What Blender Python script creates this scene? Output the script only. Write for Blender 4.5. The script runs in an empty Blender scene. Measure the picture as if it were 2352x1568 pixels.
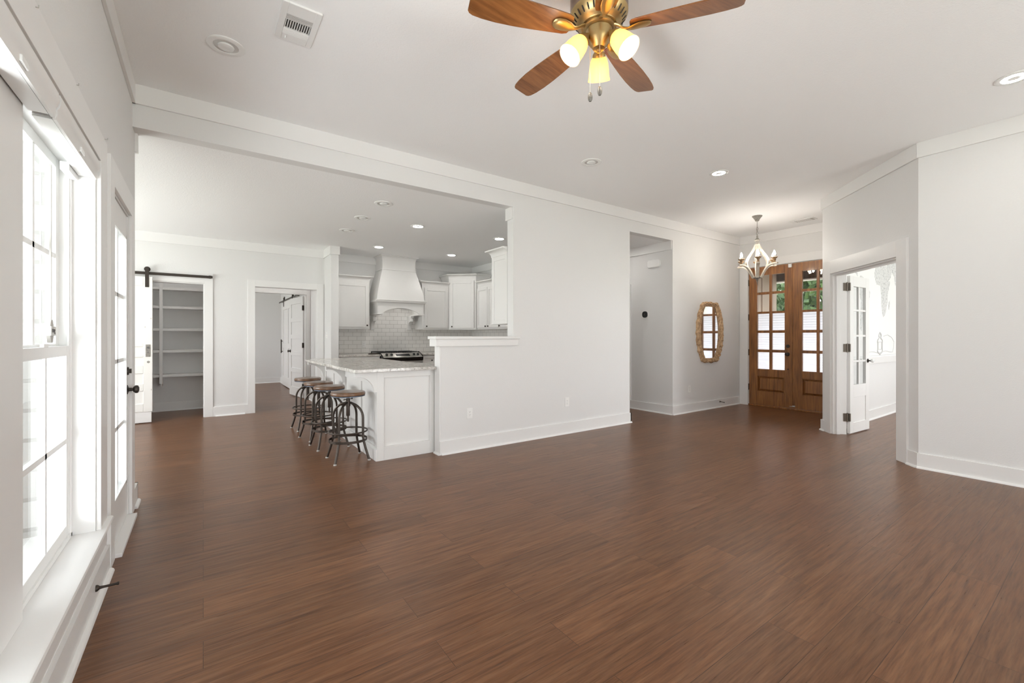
import bpy, bmesh, math, random
from math import sin, cos, pi, radians, sqrt
from mathutils import Vector, Matrix

random.seed(7)
S = bpy.context.scene
COL = S.collection

# ------------------------------------------------------------------ camera
cd = bpy.data.cameras.new('camera')
cam = bpy.data.objects.new('camera', cd); COL.objects.link(cam)
cam.location = (0, 0, 1.231)
cam.rotation_euler = (radians(90), 0, radians(-35.29))
cd.sensor_fit = 'HORIZONTAL'; cd.sensor_width = 36.0
cd.lens = 36.0 * 1002 / 2352
cd.shift_y = -11 / 2352
cd.clip_start = 0.02; cd.clip_end = 200
S.camera = cam

# ------------------------------------------------------------------ world, exposure
SKY = 3.7
w = bpy.data.worlds.new('overcast_sky'); S.world = w; w.use_nodes = True
bg = w.node_tree.nodes['Background']
bg.inputs[0].default_value = (0.93, 0.97, 1.0, 1); bg.inputs[1].default_value = SKY
S.view_settings.view_transform = 'Standard'
S.view_settings.look = 'None'
S.view_settings.gamma = 1.0
S.view_settings.use_curve_mapping = False
S.view_settings.exposure = 0.03
S.cycles.use_denoising = True
S.cycles.max_bounces = 10
S.cycles.diffuse_bounces = 7
S.cycles.glossy_bounces = 4
S.cycles.transparent_max_bounces = 16
S.cycles.sample_clamp_indirect = 6.0
S.cycles.caustics_reflective = False
S.cycles.caustics_refractive = False


def opening_light(name, loc, rot, sx, sy, power=None, color=(0.965, 0.985, 1.0)):
    """daylight helper: a sky portal, or with power an added area lamp"""
    l = bpy.data.lights.new(name, 'AREA'); l.shape = 'RECTANGLE'; l.size = sx; l.size_y = sy
    o = bpy.data.objects.new(name, l); COL.objects.link(o)
    o.location = loc; o.rotation_euler = rot
    if power is None:
        l.cycles.is_portal = True
    else:
        l.energy = power; l.color = color
    return o


R90 = radians(90)
sl = bpy.data.lights.new('sun', 'SUN'); sl.energy = 5.0; sl.angle = radians(1.0); sl.color = (1, 0.94, 0.84)
so = bpy.data.objects.new('sun', sl); COL.objects.link(so)
so.rotation_euler = (0, radians(30), radians(8))
opening_light('daylight_window_west', (-0.75, 1.9, 1.2), (0, -R90, 0), 1.8, 2.2)
opening_light('daylight_door_west', (-0.75, 3.55, 1.1), (0, -R90, 0), 2.0, 0.8)
opening_light('fill_south_a', (1.25, -4.0, 0.6), (R90 + 1.05, 0, 0.15), 2.1, 1.0, 100)  # added fill lamp outside the rear window, aimed up at the ceiling
opening_light('fill_south_b', (3.95, -4.0, 0.6), (R90 + 0.95, 0, 0.75), 2.1, 1.0, 145)  # added fill lamp, turned to brighten the left wall and ceiling
opening_light('fill_patio', (-1.2, 0.75, 0.5), (0, -R90 - 0.75, 0), 1.0, 2.0, 155)  # added fill lamp low outside the west windows, lifts the ceiling
opening_light('fill_dining', (-2.85, 6.2, 1.3), (0, -R90 - 0.8, 0), 2.1, 2.7, 98)  # added lamp outside the unseen dining opening, tilted up for the kitchen ceiling
opening_light('fill_rear_room', (-2.85, 11.5, 1.5), (0, -R90, 0), 1.4, 2.0, 66)  # added lamp at an unseen opening, lights the far room
opening_light('daylight_study', (8.3, -1.95, 1.6), (R90, 0, 0), 3.4, 2.0, 100)
opening_light('fill_driveway', (9.7, 3.26, 0.75), (0, R90, 0), 1.3, 1.9, 38)  # added lamp hidden behind the door shades, brightens them and the entry floor
opening_light('daylight_entry', (8.35, 3.26, 1.3), (0, R90, 0), 2.0, 1.3)


# ------------------------------------------------------------------ materials
def mat(name, col, rough=0.5, metal=0.0, spec=0.5, emit=None, estr=0.0, coat=0.0):
    m = bpy.data.materials.new(name); m.use_nodes = True
    b = m.node_tree.nodes['Principled BSDF']
    b.inputs['Base Color'].default_value = (*col, 1)
    b.inputs['Roughness'].default_value = rough
    b.inputs['Metallic'].default_value = metal
    b.inputs['Specular IOR Level'].default_value = spec
    if coat: b.inputs['Coat Weight'].default_value = coat; b.inputs['Coat Roughness'].default_value = 0.1
    if emit:
        b.inputs['Emission Color'].default_value = (*emit, 1)
        b.inputs['Emission Strength'].default_value = estr
    return m


def N(m, t, **kw):
    n = m.node_tree.nodes.new(t)
    for k, v in kw.items():
        if k in n.inputs: n.inputs[k].default_value = v
        else: setattr(n, k, v)
    return n


def L(m, a, b): m.node_tree.links.new(a, b)
def P(m): return m.node_tree.nodes['Principled BSDF']


def coords(m, scale=(1, 1, 1), rot=(0, 0, 0), kind='Object'):
    t = N(m, 'ShaderNodeTexCoord'); mp = N(m, 'ShaderNodeMapping')
    mp.inputs['Scale'].default_value = scale; mp.inputs['Rotation'].default_value = rot
    L(m, t.outputs[kind], mp.inputs['Vector'])
    return mp.outputs['Vector']


def ramp(m, fac, stops):
    r = N(m, 'ShaderNodeValToRGB')
    e = r.color_ramp.elements
    while len(e) < len(stops): e.new(0.5)
    for i, (p, c) in enumerate(stops):
        e[i].position = p; e[i].color = (*c, 1)
    L(m, fac, r.inputs['Fac'])
    return r.outputs['Color']


def bump(m, fac, strength, dist=0.01):
    b = N(m, 'ShaderNodeBump'); b.inputs['Strength'].default_value = strength
    b.inputs['Distance'].default_value = dist
    L(m, fac, b.inputs['Height']); L(m, b.outputs['Normal'], P(m).inputs['Normal'])


def noise(m, vec, scale, detail=4, rough=0.55):
    n = N(m, 'ShaderNodeTexNoise'); n.inputs['Scale'].default_value = scale
    n.inputs['Detail'].default_value = detail; n.inputs['Roughness'].default_value = rough
    L(m, vec, n.inputs['Vector'])
    return n.outputs['Fac']


def paint(name, col, rough, tex=60, strength=0.12):
    m = mat(name, col, rough, spec=0.35)
    v = coords(m)
    bump(m, noise(m, v, tex, 2), strength, 0.004)
    return m


M_WALL = paint('wall_paint', (0.765, 0.760, 0.752), 0.55, 95, 0.30)
M_CEIL = paint('ceiling_paint', (0.925, 0.927, 0.928), 0.75, 95, 0.40)
M_TRIM = paint('trim_paint', (0.815, 0.808, 0.798), 0.32, 12, 0.02)
M_CAB = paint('cabinet_paint', (0.785, 0.777, 0.762), 0.35, 14, 0.02)
M_VINYL = mat('white_vinyl', (0.86, 0.86, 0.85), 0.3)
M_OUTLET = mat('outlet_plastic', (0.86, 0.855, 0.84), 0.3)
M_SLOT = mat('socket_slots', (0.12, 0.12, 0.12), 0.6)
M_BRONZE = mat('dark_bronze', (0.055, 0.045, 0.038), 0.38, 0.75)
M_HINGE = mat('brushed_bronze_hinge', (0.16, 0.135, 0.11), 0.42, 0.7)
M_BLACK = mat('black_enamel', (0.012, 0.012, 0.012), 0.25)
M_IRON = mat('cast_iron', (0.02, 0.02, 0.02), 0.6)
M_STEEL = mat('stainless_steel', (0.62, 0.60, 0.57), 0.28, 1.0)
M_CHROME = mat('bright_nickel', (0.75, 0.74, 0.72), 0.15, 1.0)
M_GUN = mat('gunmetal', (0.075, 0.06, 0.05), 0.38, 0.75)
M_SLATE = mat('slate_blue_steel', (0.085, 0.10, 0.13), 0.4, 0.5)
M_DARK = mat('dark_void', (0.05, 0.045, 0.04), 0.8)
M_MIRROR = mat('mirror_glass', (0.93, 0.94, 0.94), 0.01, 1.0)
M_CRYSTAL = mat('clear_crystal', (0.9, 0.92, 0.92), 0.05, 0.0, 0.8)
M_GREYPL = mat('grey_plastic', (0.45, 0.43, 0.40), 0.45)
M_LTGREY = mat('pale_grey_plastic', (0.66, 0.65, 0.63), 0.45)


def lamp_mat(name, col, s):
    return mat(name, (0.9, 0.9, 0.88), 0.4, emit=col, estr=s)


M_LED = lamp_mat('lit_lens', (1.0, 0.97, 0.93), 130)
M_HOODLED = lamp_mat('hood_lens', (1.0, 0.97, 0.93), 35)
M_BULB_OFF = mat('unlit_bulb', (0.80, 0.80, 0.79), 0.25)
M_BULB_FAN = lamp_mat('warm_bulb', (1.0, 0.84, 0.50), 14)
M_BULB_CH = lamp_mat('candle_bulb', (1.0, 0.93, 0.83), 150)
M_STRING = lamp_mat('string_bulb', (1.0, 0.72, 0.35), 2.5)


def m_floor():
    m = mat('plank_floor', (0.15, 0.08, 0.05), 0.36, spec=0.3)
    v = coords(m)
    br = N(m, 'ShaderNodeTexBrick'); br.offset = 0.37; br.offset_frequency = 2
    br.inputs['Scale'].default_value = 1.0
    br.inputs['Brick Width'].default_value = 1.22; br.inputs['Row Height'].default_value = 0.18
    br.inputs['Mortar Size'].default_value = 0.0016; br.inputs['Mortar Smooth'].default_value = 0.2
    br.inputs['Bias'].default_value = 0.0
    br.inputs['Color1'].default_value = (0.87, 0.86, 0.85, 1); br.inputs['Color2'].default_value = (1.12, 1.10, 1.08, 1)
    br.inputs['Mortar'].default_value = (0.5, 0.48, 0.46, 1)
    L(m, v, br.inputs['Vector'])
    # offset the grain per plank
    off = N(m, 'ShaderNodeVectorMath'); off.operation = 'MULTIPLY_ADD'
    off.inputs[1].default_value = (7, 5, 3)
    L(m, br.outputs['Color'], off.inputs[0]); L(m, v, off.inputs[2])
    mp = N(m, 'ShaderNodeMapping'); mp.inputs['Scale'].default_value = (1.25, 19, 1)
    L(m, off.outputs[0], mp.inputs['Vector'])
    g1 = noise(m, mp.outputs[0], 2.2, 7, 0.62)
    mp2 = N(m, 'ShaderNodeMapping'); mp2.inputs['Scale'].default_value = (3.6, 75, 1)
    L(m, off.outputs[0], mp2.inputs['Vector'])
    g2 = noise(m, mp2.outputs[0], 2.0, 5, 0.6)
    c1 = ramp(m, g1, [(0.22, (0.078, 0.032, 0.014)), (0.46, (0.152, 0.067, 0.029)), (0.75, (0.215, 0.108, 0.053))])
    mx = N(m, 'ShaderNodeMixRGB'); mx.blend_type = 'MULTIPLY'; mx.inputs[0].default_value = 1.0
    L(m, c1, mx.inputs[1]); L(m, br.outputs['Color'], mx.inputs[2])
    r2 = ramp(m, g2, [(0.30, (0.66, 0.64, 0.62)), (0.52, (1.02, 1.0, 0.98)), (0.8, (1.25, 1.22, 1.2))])
    mx2 = N(m, 'ShaderNodeMixRGB'); mx2.blend_type = 'MULTIPLY'; mx2.inputs[0].default_value = 0.9
    L(m, mx.outputs[0], mx2.inputs[1]); L(m, r2, mx2.inputs[2])
    L(m, mx2.outputs[0], P(m).inputs['Base Color'])
    rr = N(m, 'ShaderNodeMapRange'); rr.inputs['To Min'].default_value = 0.23; rr.inputs['To Max'].default_value = 0.38
    L(m, g2, rr.inputs['Value']); L(m, rr.outputs[0], P(m).inputs['Roughness'])
    # hand-scraped waves across the plank and the grain
    mp3 = N(m, 'ShaderNodeMapping'); mp3.inputs['Scale'].default_value = (2.2, 26, 1)
    L(m, v, mp3.inputs['Vector'])
    g3 = noise(m, mp3.outputs[0], 2.0, 3, 0.5)
    ad = N(m, 'ShaderNodeMath'); ad.operation = 'MULTIPLY_ADD'; ad.inputs[1].default_value = 0.5
    L(m, g2, ad.inputs[0]); L(m, g3, ad.inputs[2])
    ad2 = N(m, 'ShaderNodeMath'); ad2.operation = 'ADD'
    ms = N(m, 'ShaderNodeMath'); ms.operation = 'MULTIPLY'; ms.inputs[1].default_value = -0.8
    L(m, br.outputs['Fac'], ms.inputs[0]); L(m, ad.outputs[0], ad2.inputs[0]); L(m, ms.outputs[0], ad2.inputs[1])
    bump(m, ad2.outputs[0], 0.30, 0.004)
    return m


M_FLOOR = m_floor()


def m_wood(name, dark, light, scale=(1, 14, 14), rough=0.4, coat=0.0, sc=2.0, strength=0.05):
    m = mat(name, light, rough, coat=coat)
    v = coords(m, scale)
    g = noise(m, v, sc, 6, 0.6)
    c = ramp(m, g, [(0.28, dark), (0.72, light)])
    L(m, c, P(m).inputs['Base Color'])
    bump(m, g, strength, 0.003)
    return m


M_DOORWOOD = m_wood('mahogany_stain', (0.13, 0.050, 0.016), (0.40, 0.165, 0.045), (16, 16, 1.2), 0.42, 0.15)
M_BLADE = m_wood('walnut_blade', (0.13, 0.045, 0.012), (0.30, 0.125, 0.04), (2.0, 22, 8), 0.35, 0.2)
M_SEATWOOD = m_wood('worn_seat_wood', (0.075, 0.04, 0.024), (0.235, 0.115, 0.052), (2, 18, 18), 0.28, 0.3)
M_CARVED = m_wood('carved_pale_wood', (0.26, 0.14, 0.065), (0.74, 0.52, 0.31), (30, 12, 14), 0.7, 0, 1.6, 0.6)
M_WHITEWASH = m_wood('whitewashed_wood', (0.55, 0.48, 0.38), (0.82, 0.77, 0.68), (14, 14, 2), 0.6)
M_GILT = m_wood('antique_gold_leaf', (0.12, 0.07, 0.035), (0.42, 0.26, 0.13), (40, 40, 40), 0.5)
M_DISTRESS_GREY = m_wood('weathered_grey_metal', (0.16, 0.145, 0.125), (0.36, 0.34, 0.31), (40, 40, 40), 0.65)
M_BRASS = mat('antique_brass', (0.46, 0.33, 0.15), 0.36, 0.85)
M_FOB = m_wood('pewter_fob', (0.05, 0.045, 0.04), (0.25, 0.23, 0.20), (120, 120, 120), 0.4)
M_PORCHWOOD = m_wood('porch_boards', (0.055, 0.038, 0.03), (0.12, 0.085, 0.07), (1, 14, 1), 0.7)
M_BARK = m_wood('tree_bark', (0.06, 0.045, 0.035), (0.16, 0.13, 0.10), (10, 10, 2), 0.9)


def m_granite():
    m = mat('pale_granite', (0.7, 0.68, 0.65), 0.13, spec=0.5)
    v = coords(m)
    n1 = noise(m, v, 34, 6, 0.7); n2 = noise(m, v, 9, 5, 0.65)
    c1 = ramp(m, n1, [(0.34, (0.20, 0.18, 0.165)), (0.43, (0.56, 0.535, 0.50)), (0.62, (0.74, 0.72, 0.69))])
    c2 = ramp(m, n2, [(0.35, (0.62, 0.59, 0.56)), (0.6, (1, 1, 1))])
    mx = N(m, 'ShaderNodeMixRGB'); mx.blend_type = 'MULTIPLY'; mx.inputs[0].default_value = 0.7
    L(m, c1, mx.inputs[1]); L(m, c2, mx.inputs[2]); L(m, mx.outputs[0], P(m).inputs['Base Color'])
    bump(m, n1, 0.06, 0.004)
    return m


M_GRANITE = m_granite()


def m_brick(name, w, h, mortar, c1, c2, cm, rough, plane, bstr=0.5, msm=0.1):
    """plane 'xz' or 'yz': which axes run along and up the wall"""
    m = mat(name, c1, rough)
    t = N(m, 'ShaderNodeTexCoord'); sp = N(m, 'ShaderNodeSeparateXYZ'); cb = N(m, 'ShaderNodeCombineXYZ')
    L(m, t.outputs['Object'], sp.inputs[0])
    L(m, sp.outputs[0 if plane == 'xz' else 1], cb.inputs[0]); L(m, sp.outputs[2], cb.inputs[1])
    br = N(m, 'ShaderNodeTexBrick'); br.inputs['Scale'].default_value = 1
    br.inputs['Brick Width'].default_value = w; br.inputs['Row Height'].default_value = h
    br.inputs['Mortar Size'].default_value = mortar; br.inputs['Mortar Smooth'].default_value = msm
    br.inputs['Color1'].default_value = (*c1, 1); br.inputs['Color2'].default_value = (*c2, 1); br.inputs['Mortar'].default_value = (*cm, 1)
    L(m, cb.outputs[0], br.inputs['Vector']); L(m, br.outputs['Color'], P(m).inputs['Base Color'])
    iv = N(m, 'ShaderNodeMath'); iv.operation = 'SUBTRACT'; iv.inputs[0].default_value = 1
    L(m, br.outputs['Fac'], iv.inputs[1])
    bump(m, iv.outputs[0], bstr, 0.004)
    return m


M_TILE = m_brick('subway_tile', 0.156, 0.0775, 0.0018, (0.84, 0.825, 0.80), (0.87, 0.855, 0.83), (0.36, 0.34, 0.32), 0.12, 'xz', 0.3)
M_TILE_Y = m_brick('subway_tile_side', 0.156, 0.0775, 0.0018, (0.84, 0.825, 0.80), (0.87, 0.855, 0.83), (0.36, 0.34, 0.32), 0.12, 'yz', 0.3)
M_BRICK = m_brick('painted_brick', 0.42, 0.19, 0.012, (0.50, 0.49, 0.47), (0.42, 0.41, 0.39), (0.33, 0.32, 0.30), 0.85, 'xz', 0.9)


def m_glass(name, tint=(1, 1, 1), gl=0.10):
    m = bpy.data.materials.new(name); m.use_nodes = True
    nt = m.node_tree; nt.nodes.clear()
    o = nt.nodes.new('ShaderNodeOutputMaterial'); mx = nt.nodes.new('ShaderNodeMixShader')
    tr = nt.nodes.new('ShaderNodeBsdfTransparent'); g = nt.nodes.new('ShaderNodeBsdfGlossy')
    tr.inputs[0].default_value = (*tint, 1); g.inputs['Roughness'].default_value = 0.02
    lw = nt.nodes.new('ShaderNodeLayerWeight'); lw.inputs[0].default_value = 0.5   # Schlick, the same from both sides of the pane
    pw = nt.nodes.new('ShaderNodeMath'); pw.operation = 'POWER'; pw.inputs[1].default_value = 5
    ma = nt.nodes.new('ShaderNodeMath'); ma.operation = 'MULTIPLY_ADD'; ma.inputs[1].default_value = 0.8; ma.inputs[2].default_value = 0.035
    nt.links.new(lw.outputs['Facing'], pw.inputs[0]); nt.links.new(pw.outputs[0], ma.inputs[0]); nt.links.new(ma.outputs[0], mx.inputs[0])
    nt.links.new(tr.outputs[0], mx.inputs[1]); nt.links.new(g.outputs[0], mx.inputs[2])
    nt.links.new(mx.outputs[0], o.inputs[0])
    return m


M_GLASS = m_glass('window_glass', (0.97, 0.98, 0.98))


def m_shade():
    m = bpy.data.materials.new('frosted_amber_glass'); m.use_nodes = True
    nt = m.node_tree; nt.nodes.clear()
    o = nt.nodes.new('ShaderNodeOutputMaterial'); mx = nt.nodes.new('ShaderNodeMixShader'); ad = nt.nodes.new('ShaderNodeAddShader')
    tl = nt.nodes.new('ShaderNodeBsdfTranslucent'); df = nt.nodes.new('ShaderNodeBsdfPrincipled'); em = nt.nodes.new('ShaderNodeEmission')
    tl.inputs[0].default_value = (0.95, 0.72, 0.34, 1)
    df.inputs['Base Color'].default_value = (0.85, 0.74, 0.50, 1); df.inputs['Roughness'].default_value = 0.3
    em.inputs[0].default_value = (1.0, 0.62, 0.13, 1); em.inputs[1].default_value = 0.50
    mx.inputs[0].default_value = 0.4
    nt.links.new(tl.outputs[0], mx.inputs[1]); nt.links.new(df.outputs[0], mx.inputs[2])
    nt.links.new(mx.outputs[0], ad.inputs[0]); nt.links.new(em.outputs[0], ad.inputs[1])
    nt.links.new(ad.outputs[0], o.inputs[0])
    return m


M_SHADE = m_shade()


def m_cell():
    m = bpy.data.materials.new('pleated_shade_fabric'); m.use_nodes = True
    nt = m.node_tree; b = nt.nodes['Principled BSDF']; o = nt.nodes['Material Output']
    b.inputs['Base Color'].default_value = (0.90, 0.91, 0.95, 1); b.inputs['Roughness'].default_value = 0.8
    tl = nt.nodes.new('ShaderNodeBsdfTranslucent'); tl.inputs[0].default_value = (0.95, 0.96, 1.0, 1)
    mx = nt.nodes.new('ShaderNodeMixShader'); mx.inputs[0].default_value = 0.72
    nt.links.new(b.outputs[0], mx.inputs[1]); nt.links.new(tl.outputs[0], mx.inputs[2]); nt.links.new(mx.outputs[0], o.inputs[0])
    return m


M_CELL = m_cell()


def m_distressed():
    m = mat('chipped_white_paint', (0.84, 0.83, 0.80), 0.5)
    v = coords(m, (9, 9, 3.2))
    n = noise(m, v, 3.0, 7, 0.72)
    c = ramp(m, n, [(0.315, (0.33, 0.28, 0.23)), (0.34, (0.84, 0.83, 0.80))])
    L(m, c, P(m).inputs['Base Color']); bump(m, n, 0.25, 0.004)
    return m


M_CHIPPED = m_distressed()


def m_leaf(name, c1, c2):
    m = mat(name, c1, 0.6)
    v = coords(m)
    L(m, ramp(m, noise(m, v, 2.5, 4), [(0.35, c1), (0.65, c2)]), P(m).inputs['Base Color'])
    return m


M_LEAF = m_leaf('tree_leaves', (0.035, 0.075, 0.03), (0.12, 0.19, 0.06))
M_LEAF2 = m_leaf('pale_tree_leaves', (0.09, 0.14, 0.05), (0.28, 0.33, 0.12))
M_GROUND = paint('pale_concrete', (0.78, 0.77, 0.75), 0.9, 20, 0.2)
M_LAWN = m_leaf('lawn_grass', (0.10, 0.16, 0.05), (0.2, 0.26, 0.09))
M_SIDING = paint('tan_siding', (0.46, 0.37, 0.30), 0.7, 30, 0.1)
M_PAPER = paint('mural_paper', (0.87, 0.865, 0.855), 0.7, 40, 0.05)


def m_map():
    m = mat('map_engraving', (0.7, 0.7, 0.7), 0.7)
    v = coords(m)
    n = noise(m, v, 26, 8, 0.75)
    L(m, ramp(m, n, [(0.40, (0.44, 0.44, 0.44)), (0.52, (0.78, 0.78, 0.775)), (0.60, (0.60, 0.60, 0.60))]), P(m).inputs['Base Color'])
    return m


M_MAP = m_map()
M_MAPLINE = mat('map_line_grey', (0.62, 0.62, 0.615), 0.7)


# ------------------------------------------------------------------ builders
class MB:
    def __init__(s): s.bm = bmesh.new()

    def face(s, vs):
        try: return s.bm.faces.new(vs)
        except ValueError: return None

    def box(s, x0, y0, z0, x1, y1, z1, mtx=None):
        p = [(x, y, z) for x in (min(x0, x1), max(x0, x1)) for y in (min(y0, y1), max(y0, y1)) for z in (min(z0, z1), max(z0, z1))]
        v = [s.bm.verts.new((mtx @ Vector(q)) if mtx else q) for q in p]
        for f in ((0, 1, 3, 2), (4, 6, 7, 5), (0, 4, 5, 1), (2, 3, 7, 6), (0, 2, 6, 4), (1, 5, 7, 3)): s.face([v[i] for i in f])
        return s

    def prism(s, poly, a, b, fn):
        """poly: 2-D points, extruded from a to b; fn(u, v, t) -> point"""
        lo = [s.bm.verts.new(fn(u, v, a)) for u, v in poly]; hi = [s.bm.verts.new(fn(u, v, b)) for u, v in poly]
        s.face(lo[::-1]); s.face(hi)
        n = len(poly)
        for i in range(n): s.face([lo[i], lo[(i + 1) % n], hi[(i + 1) % n], hi[i]])
        return s

    def loft(s, rings, closed=True, caps=True):
        rv = [[s.bm.verts.new(p) for p in r] for r in rings]
        n = len(rv[0])
        for a, b in zip(rv, rv[1:]):
            for i in range(n if closed else n - 1): s.face([a[i], a[(i + 1) % n], b[(i + 1) % n], b[i]])
        if caps: s.face(rv[0][::-1]); s.face(rv[-1])
        return s

    def lathe(s, prof, c=(0, 0, 0), n=32, mtx=None):
        """prof: (radius, height) pairs about the z axis through c"""
        rings = []
        for r, z in prof:
            ring = []
            for i in range(n):
                a = 2 * pi * i / n
                p = Vector((max(r, 1e-5) * cos(a), max(r, 1e-5) * sin(a), z))
                if mtx: p = mtx @ p
                ring.append(p + Vector(c))
            rings.append(ring)
        return s.loft(rings)

    def cyl(s, p0, p1, r0, r1=None, n=16):
        return s.tube([p0, p1], [r0, r0 if r1 is None else r1], n)

    def tube(s, pts, r, n=10, closed=False, flat=1.0):
        pts = [Vector(p) for p in pts]; k = len(pts)
        rs = r if isinstance(r, (list, tuple)) else [r] * k
        rings = []; up = None
        for i, p in enumerate(pts):
            a = pts[(i - 1) % k] if (closed or i > 0) else p
            b = pts[(i + 1) % k] if (closed or i < k - 1) else p
            d = (b - a).normalized()
            if up is None:
                up = d.orthogonal().normalized()
            else:
                up = (up - d * up.dot(d))
                up = up.normalized() if up.length > 1e-6 else d.orthogonal().normalized()
            sd = d.cross(up)
            rings.append([p + (up * cos(2 * pi * j / n) * flat + sd * sin(2 * pi * j / n)) * rs[i] for j in range(n)])
        if closed: rings.append(rings[0]); rv = [[s.bm.verts.new(p) for p in q] for q in rings[:-1]]; rv.append(rv[0])
        else: rv = [[s.bm.verts.new(p) for p in q] for q in rings]
        for a, b in zip(rv, rv[1:]):
            for i in range(n): s.face([a[i], a[(i + 1) % n], b[(i + 1) % n], b[i]])
        if not closed: s.face(rv[0][::-1]); s.face(rv[-1])
        return s

    def build(s, name, m, parent=None, off=(0, 0, 0), bevel=0.0, kind=None, smooth=35):
        bmesh.ops.recalc_face_normals(s.bm, faces=s.bm.faces)
        if any(off): bmesh.ops.translate(s.bm, vec=-Vector(off), verts=s.bm.verts)
        me = bpy.data.meshes.new(name); s.bm.to_mesh(me); s.bm.free()
        me.materials.append(m)
        me.polygons.foreach_set('use_smooth', [True] * len(me.polygons))
        me.set_sharp_from_angle(angle=radians(smooth))
        o = bpy.data.objects.new(name, me); COL.objects.link(o)
        if parent: o.parent = parent
        if kind: o['kind'] = kind
        if bevel:
            b = o.modifiers.new('edge', 'BEVEL'); b.width = bevel; b.segments = 2; b.limit_method = 'ANGLE'; b.angle_limit = radians(40)
            b.harden_normals = False
        return o


def tag(o, label, cat, group=None):
    o['label'] = label; o['category'] = cat
    if group: o['group'] = group
    return o


def thing(name, label, cat, loc=(0, 0, 0), rotz=0.0, group=None):
    o = bpy.data.objects.new(name, None); COL.objects.link(o)
    o.empty_display_size = 0.05
    o.location = loc; o.rotation_euler = (0, 0, rotz)
    return tag(o, label, cat, group)


def copy_tree(o, parent=None):
    c = o.copy(); COL.objects.link(c)
    if parent: c.parent = parent
    for ch in list(o.children): copy_tree(ch, c)
    return c


def struct(name, mb, m, bevel=0.0):
    return mb.build(name, m, kind='structure', bevel=bevel)


def grid(add, u0, u1, z0, z1, cols, rows):
    """frame of stiles and rails around openings cols x rows"""
    us = [u0] + [x for c in cols for x in c] + [u1]
    for i in range(0, len(us), 2): add(us[i], us[i + 1], z0, z1)
    zs = [z0] + [x for r in rows for x in r] + [z1]
    for a, b in cols:
        for i in range(0, len(zs), 2): add(a, b, zs[i], zs[i + 1])


def rect_wall(mb, axis, a, b, u0, u1, z0, z1, openings):
    """wall slab between a and b on `axis`; openings: (ua, ub, za, zb)"""
    def bx(ua, ub, za, zb):
        if ub - ua < 1e-4 or zb - za < 1e-4: return
        if axis == 'y': mb.box(ua, a, za, ub, b, zb)
        else: mb.box(a, ua, za, b, ub, zb)
    cur = u0
    for ua, ub, za, zb in sorted(openings):
        bx(cur, ua, z0, z1); bx(ua, ub, z0, za); bx(ua, ub, zb, z1); cur = ub
    bx(cur, u1, z0, z1)
    return mb


# layout numbers
H1, H2 = 3.048, 2.743
YN, XW, XE, XR = 4.137, -0.416, 8.055, 5.485
YP, YK, XK = 8.16, 8.32, 4.82
s2 = sqrt(0.5)
P0 = Vector((XR, 1.14, 0))


def D(t, d, z):  # along the diagonal wall t, into the study d, height z
    return Vector((P0.x + t * s2 + d * s2, P0.y + t * s2 - d * s2, z))


def dbox(mb, t0, t1, d0, d1, z0, z1):
    return mb.prism([(t0, d0), (t1, d0), (t1, d1), (t0, d1)], z0, z1, lambda u, v, z: D(u, v, z))


# ------------------------------------------------------------------ setting: shell
mb = MB()
mb.box(-0.58, -3.6, -0.12, 11.3, 4.2, 0).box(-2.7, 4.2, -0.12, 8.2, 13.4, 0)
struct('floor', mb, M_FLOOR)
mb = MB(); mb.box(-0.6, -3.7, H1, 11.3, 2.34, H1 + 0.12).box(-0.6, 2.34, H1, 8.25, 4.27, H1 + 0.12)
struct('ceiling', mb, M_CEIL)
mb = MB(); mb.box(-2.8, 4.256, H2, 8.2, 13.4, H2 + 0.12)
struct('ceiling_kitchen', mb, M_CEIL)

mb = MB()
mb.box(XW, YN, H2, 2.947, 4.257, H1).box(2.02, YN, 0, 2.947, 4.257, 1.2).box(2.947, YN, 0, 5.0, 4.257, H1)
mb.box(5.0, YN, H2, 6.02, 4.257, H1).box(6.02, YN, 0, 8.2, 4.257, H1)
struct('wall_north', mb, M_WALL)
struct('wall_west', rect_wall(MB(), 'x', -0.58, XW, -3.6, 4.28, 0, H1, [(0.93, 2.84, 0.285, 2.075), (3.235, 3.955, 0, 2.06)]), M_WALL)
struct('wall_east', rect_wall(MB(), 'x', XE, 8.2, 2.336, YN, 0, H1, [(2.55, 3.975, 0, 2.47)]), M_WALL)
struct('wall_entry', MB().box(6.69, 2.22, 0, 11.3, 2.335, H1), M_WALL)
mb = MB(); dbox(mb, 0, 0.263, 0, 0.14, 0, H1); dbox(mb, 0.263, 1.464, 0, 0.14, 2.03, H1); dbox(mb, 1.464, 1.69, 0, 0.14, 0, H1)
struct('wall_diagonal', mb, M_WALL)
struct('wall_right', MB().box(XR, -3.6, 0, 5.6, 1.14, H1), M_WALL)
struct('wall_south', rect_wall(MB(), 'y', -3.7, -3.6, -0.6, 5.6, 0, H1, [(0.2, 2.3, 0.4, 2.5), (2.9, 5.0, 0.4, 2.5)]), M_WALL)
struct('wall_study_south', rect_wall(MB(), 'y', -1.85, -1.75, 5.6, 11.3, 0, H1, [(6.6, 10.0, 0.6, 2.6)]), M_WALL)
struct('wall_study_east', MB().box(11.2, -1.75, 0, 11.3, 2.22, H1), M_WALL)
struct('wall_dining_south', MB().box(-2.7, 4.16, 0, -0.58, 4.28, H1), M_WALL)
struct('wall_dining_west', rect_wall(MB(), 'x', -2.8, -2.7, 4.16, 13.4, 0, H2, [(4.9, 7.6, 0.25, 2.35), (10.5, 12.5, 0.8, 2.2)]), M_WALL)
struct('wall_pantry', rect_wall(MB(), 'y', YP, 8.28, -2.7, 1.735, 0, H2, [(-0.74, 0.015, 0, 2.045), (0.684, 1.614, 0, 2.043)]), M_WALL)
struct('wall_wing', MB().box(1.735, 7.66, 0, 1.855, 8.44, H2), M_WALL)
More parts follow.
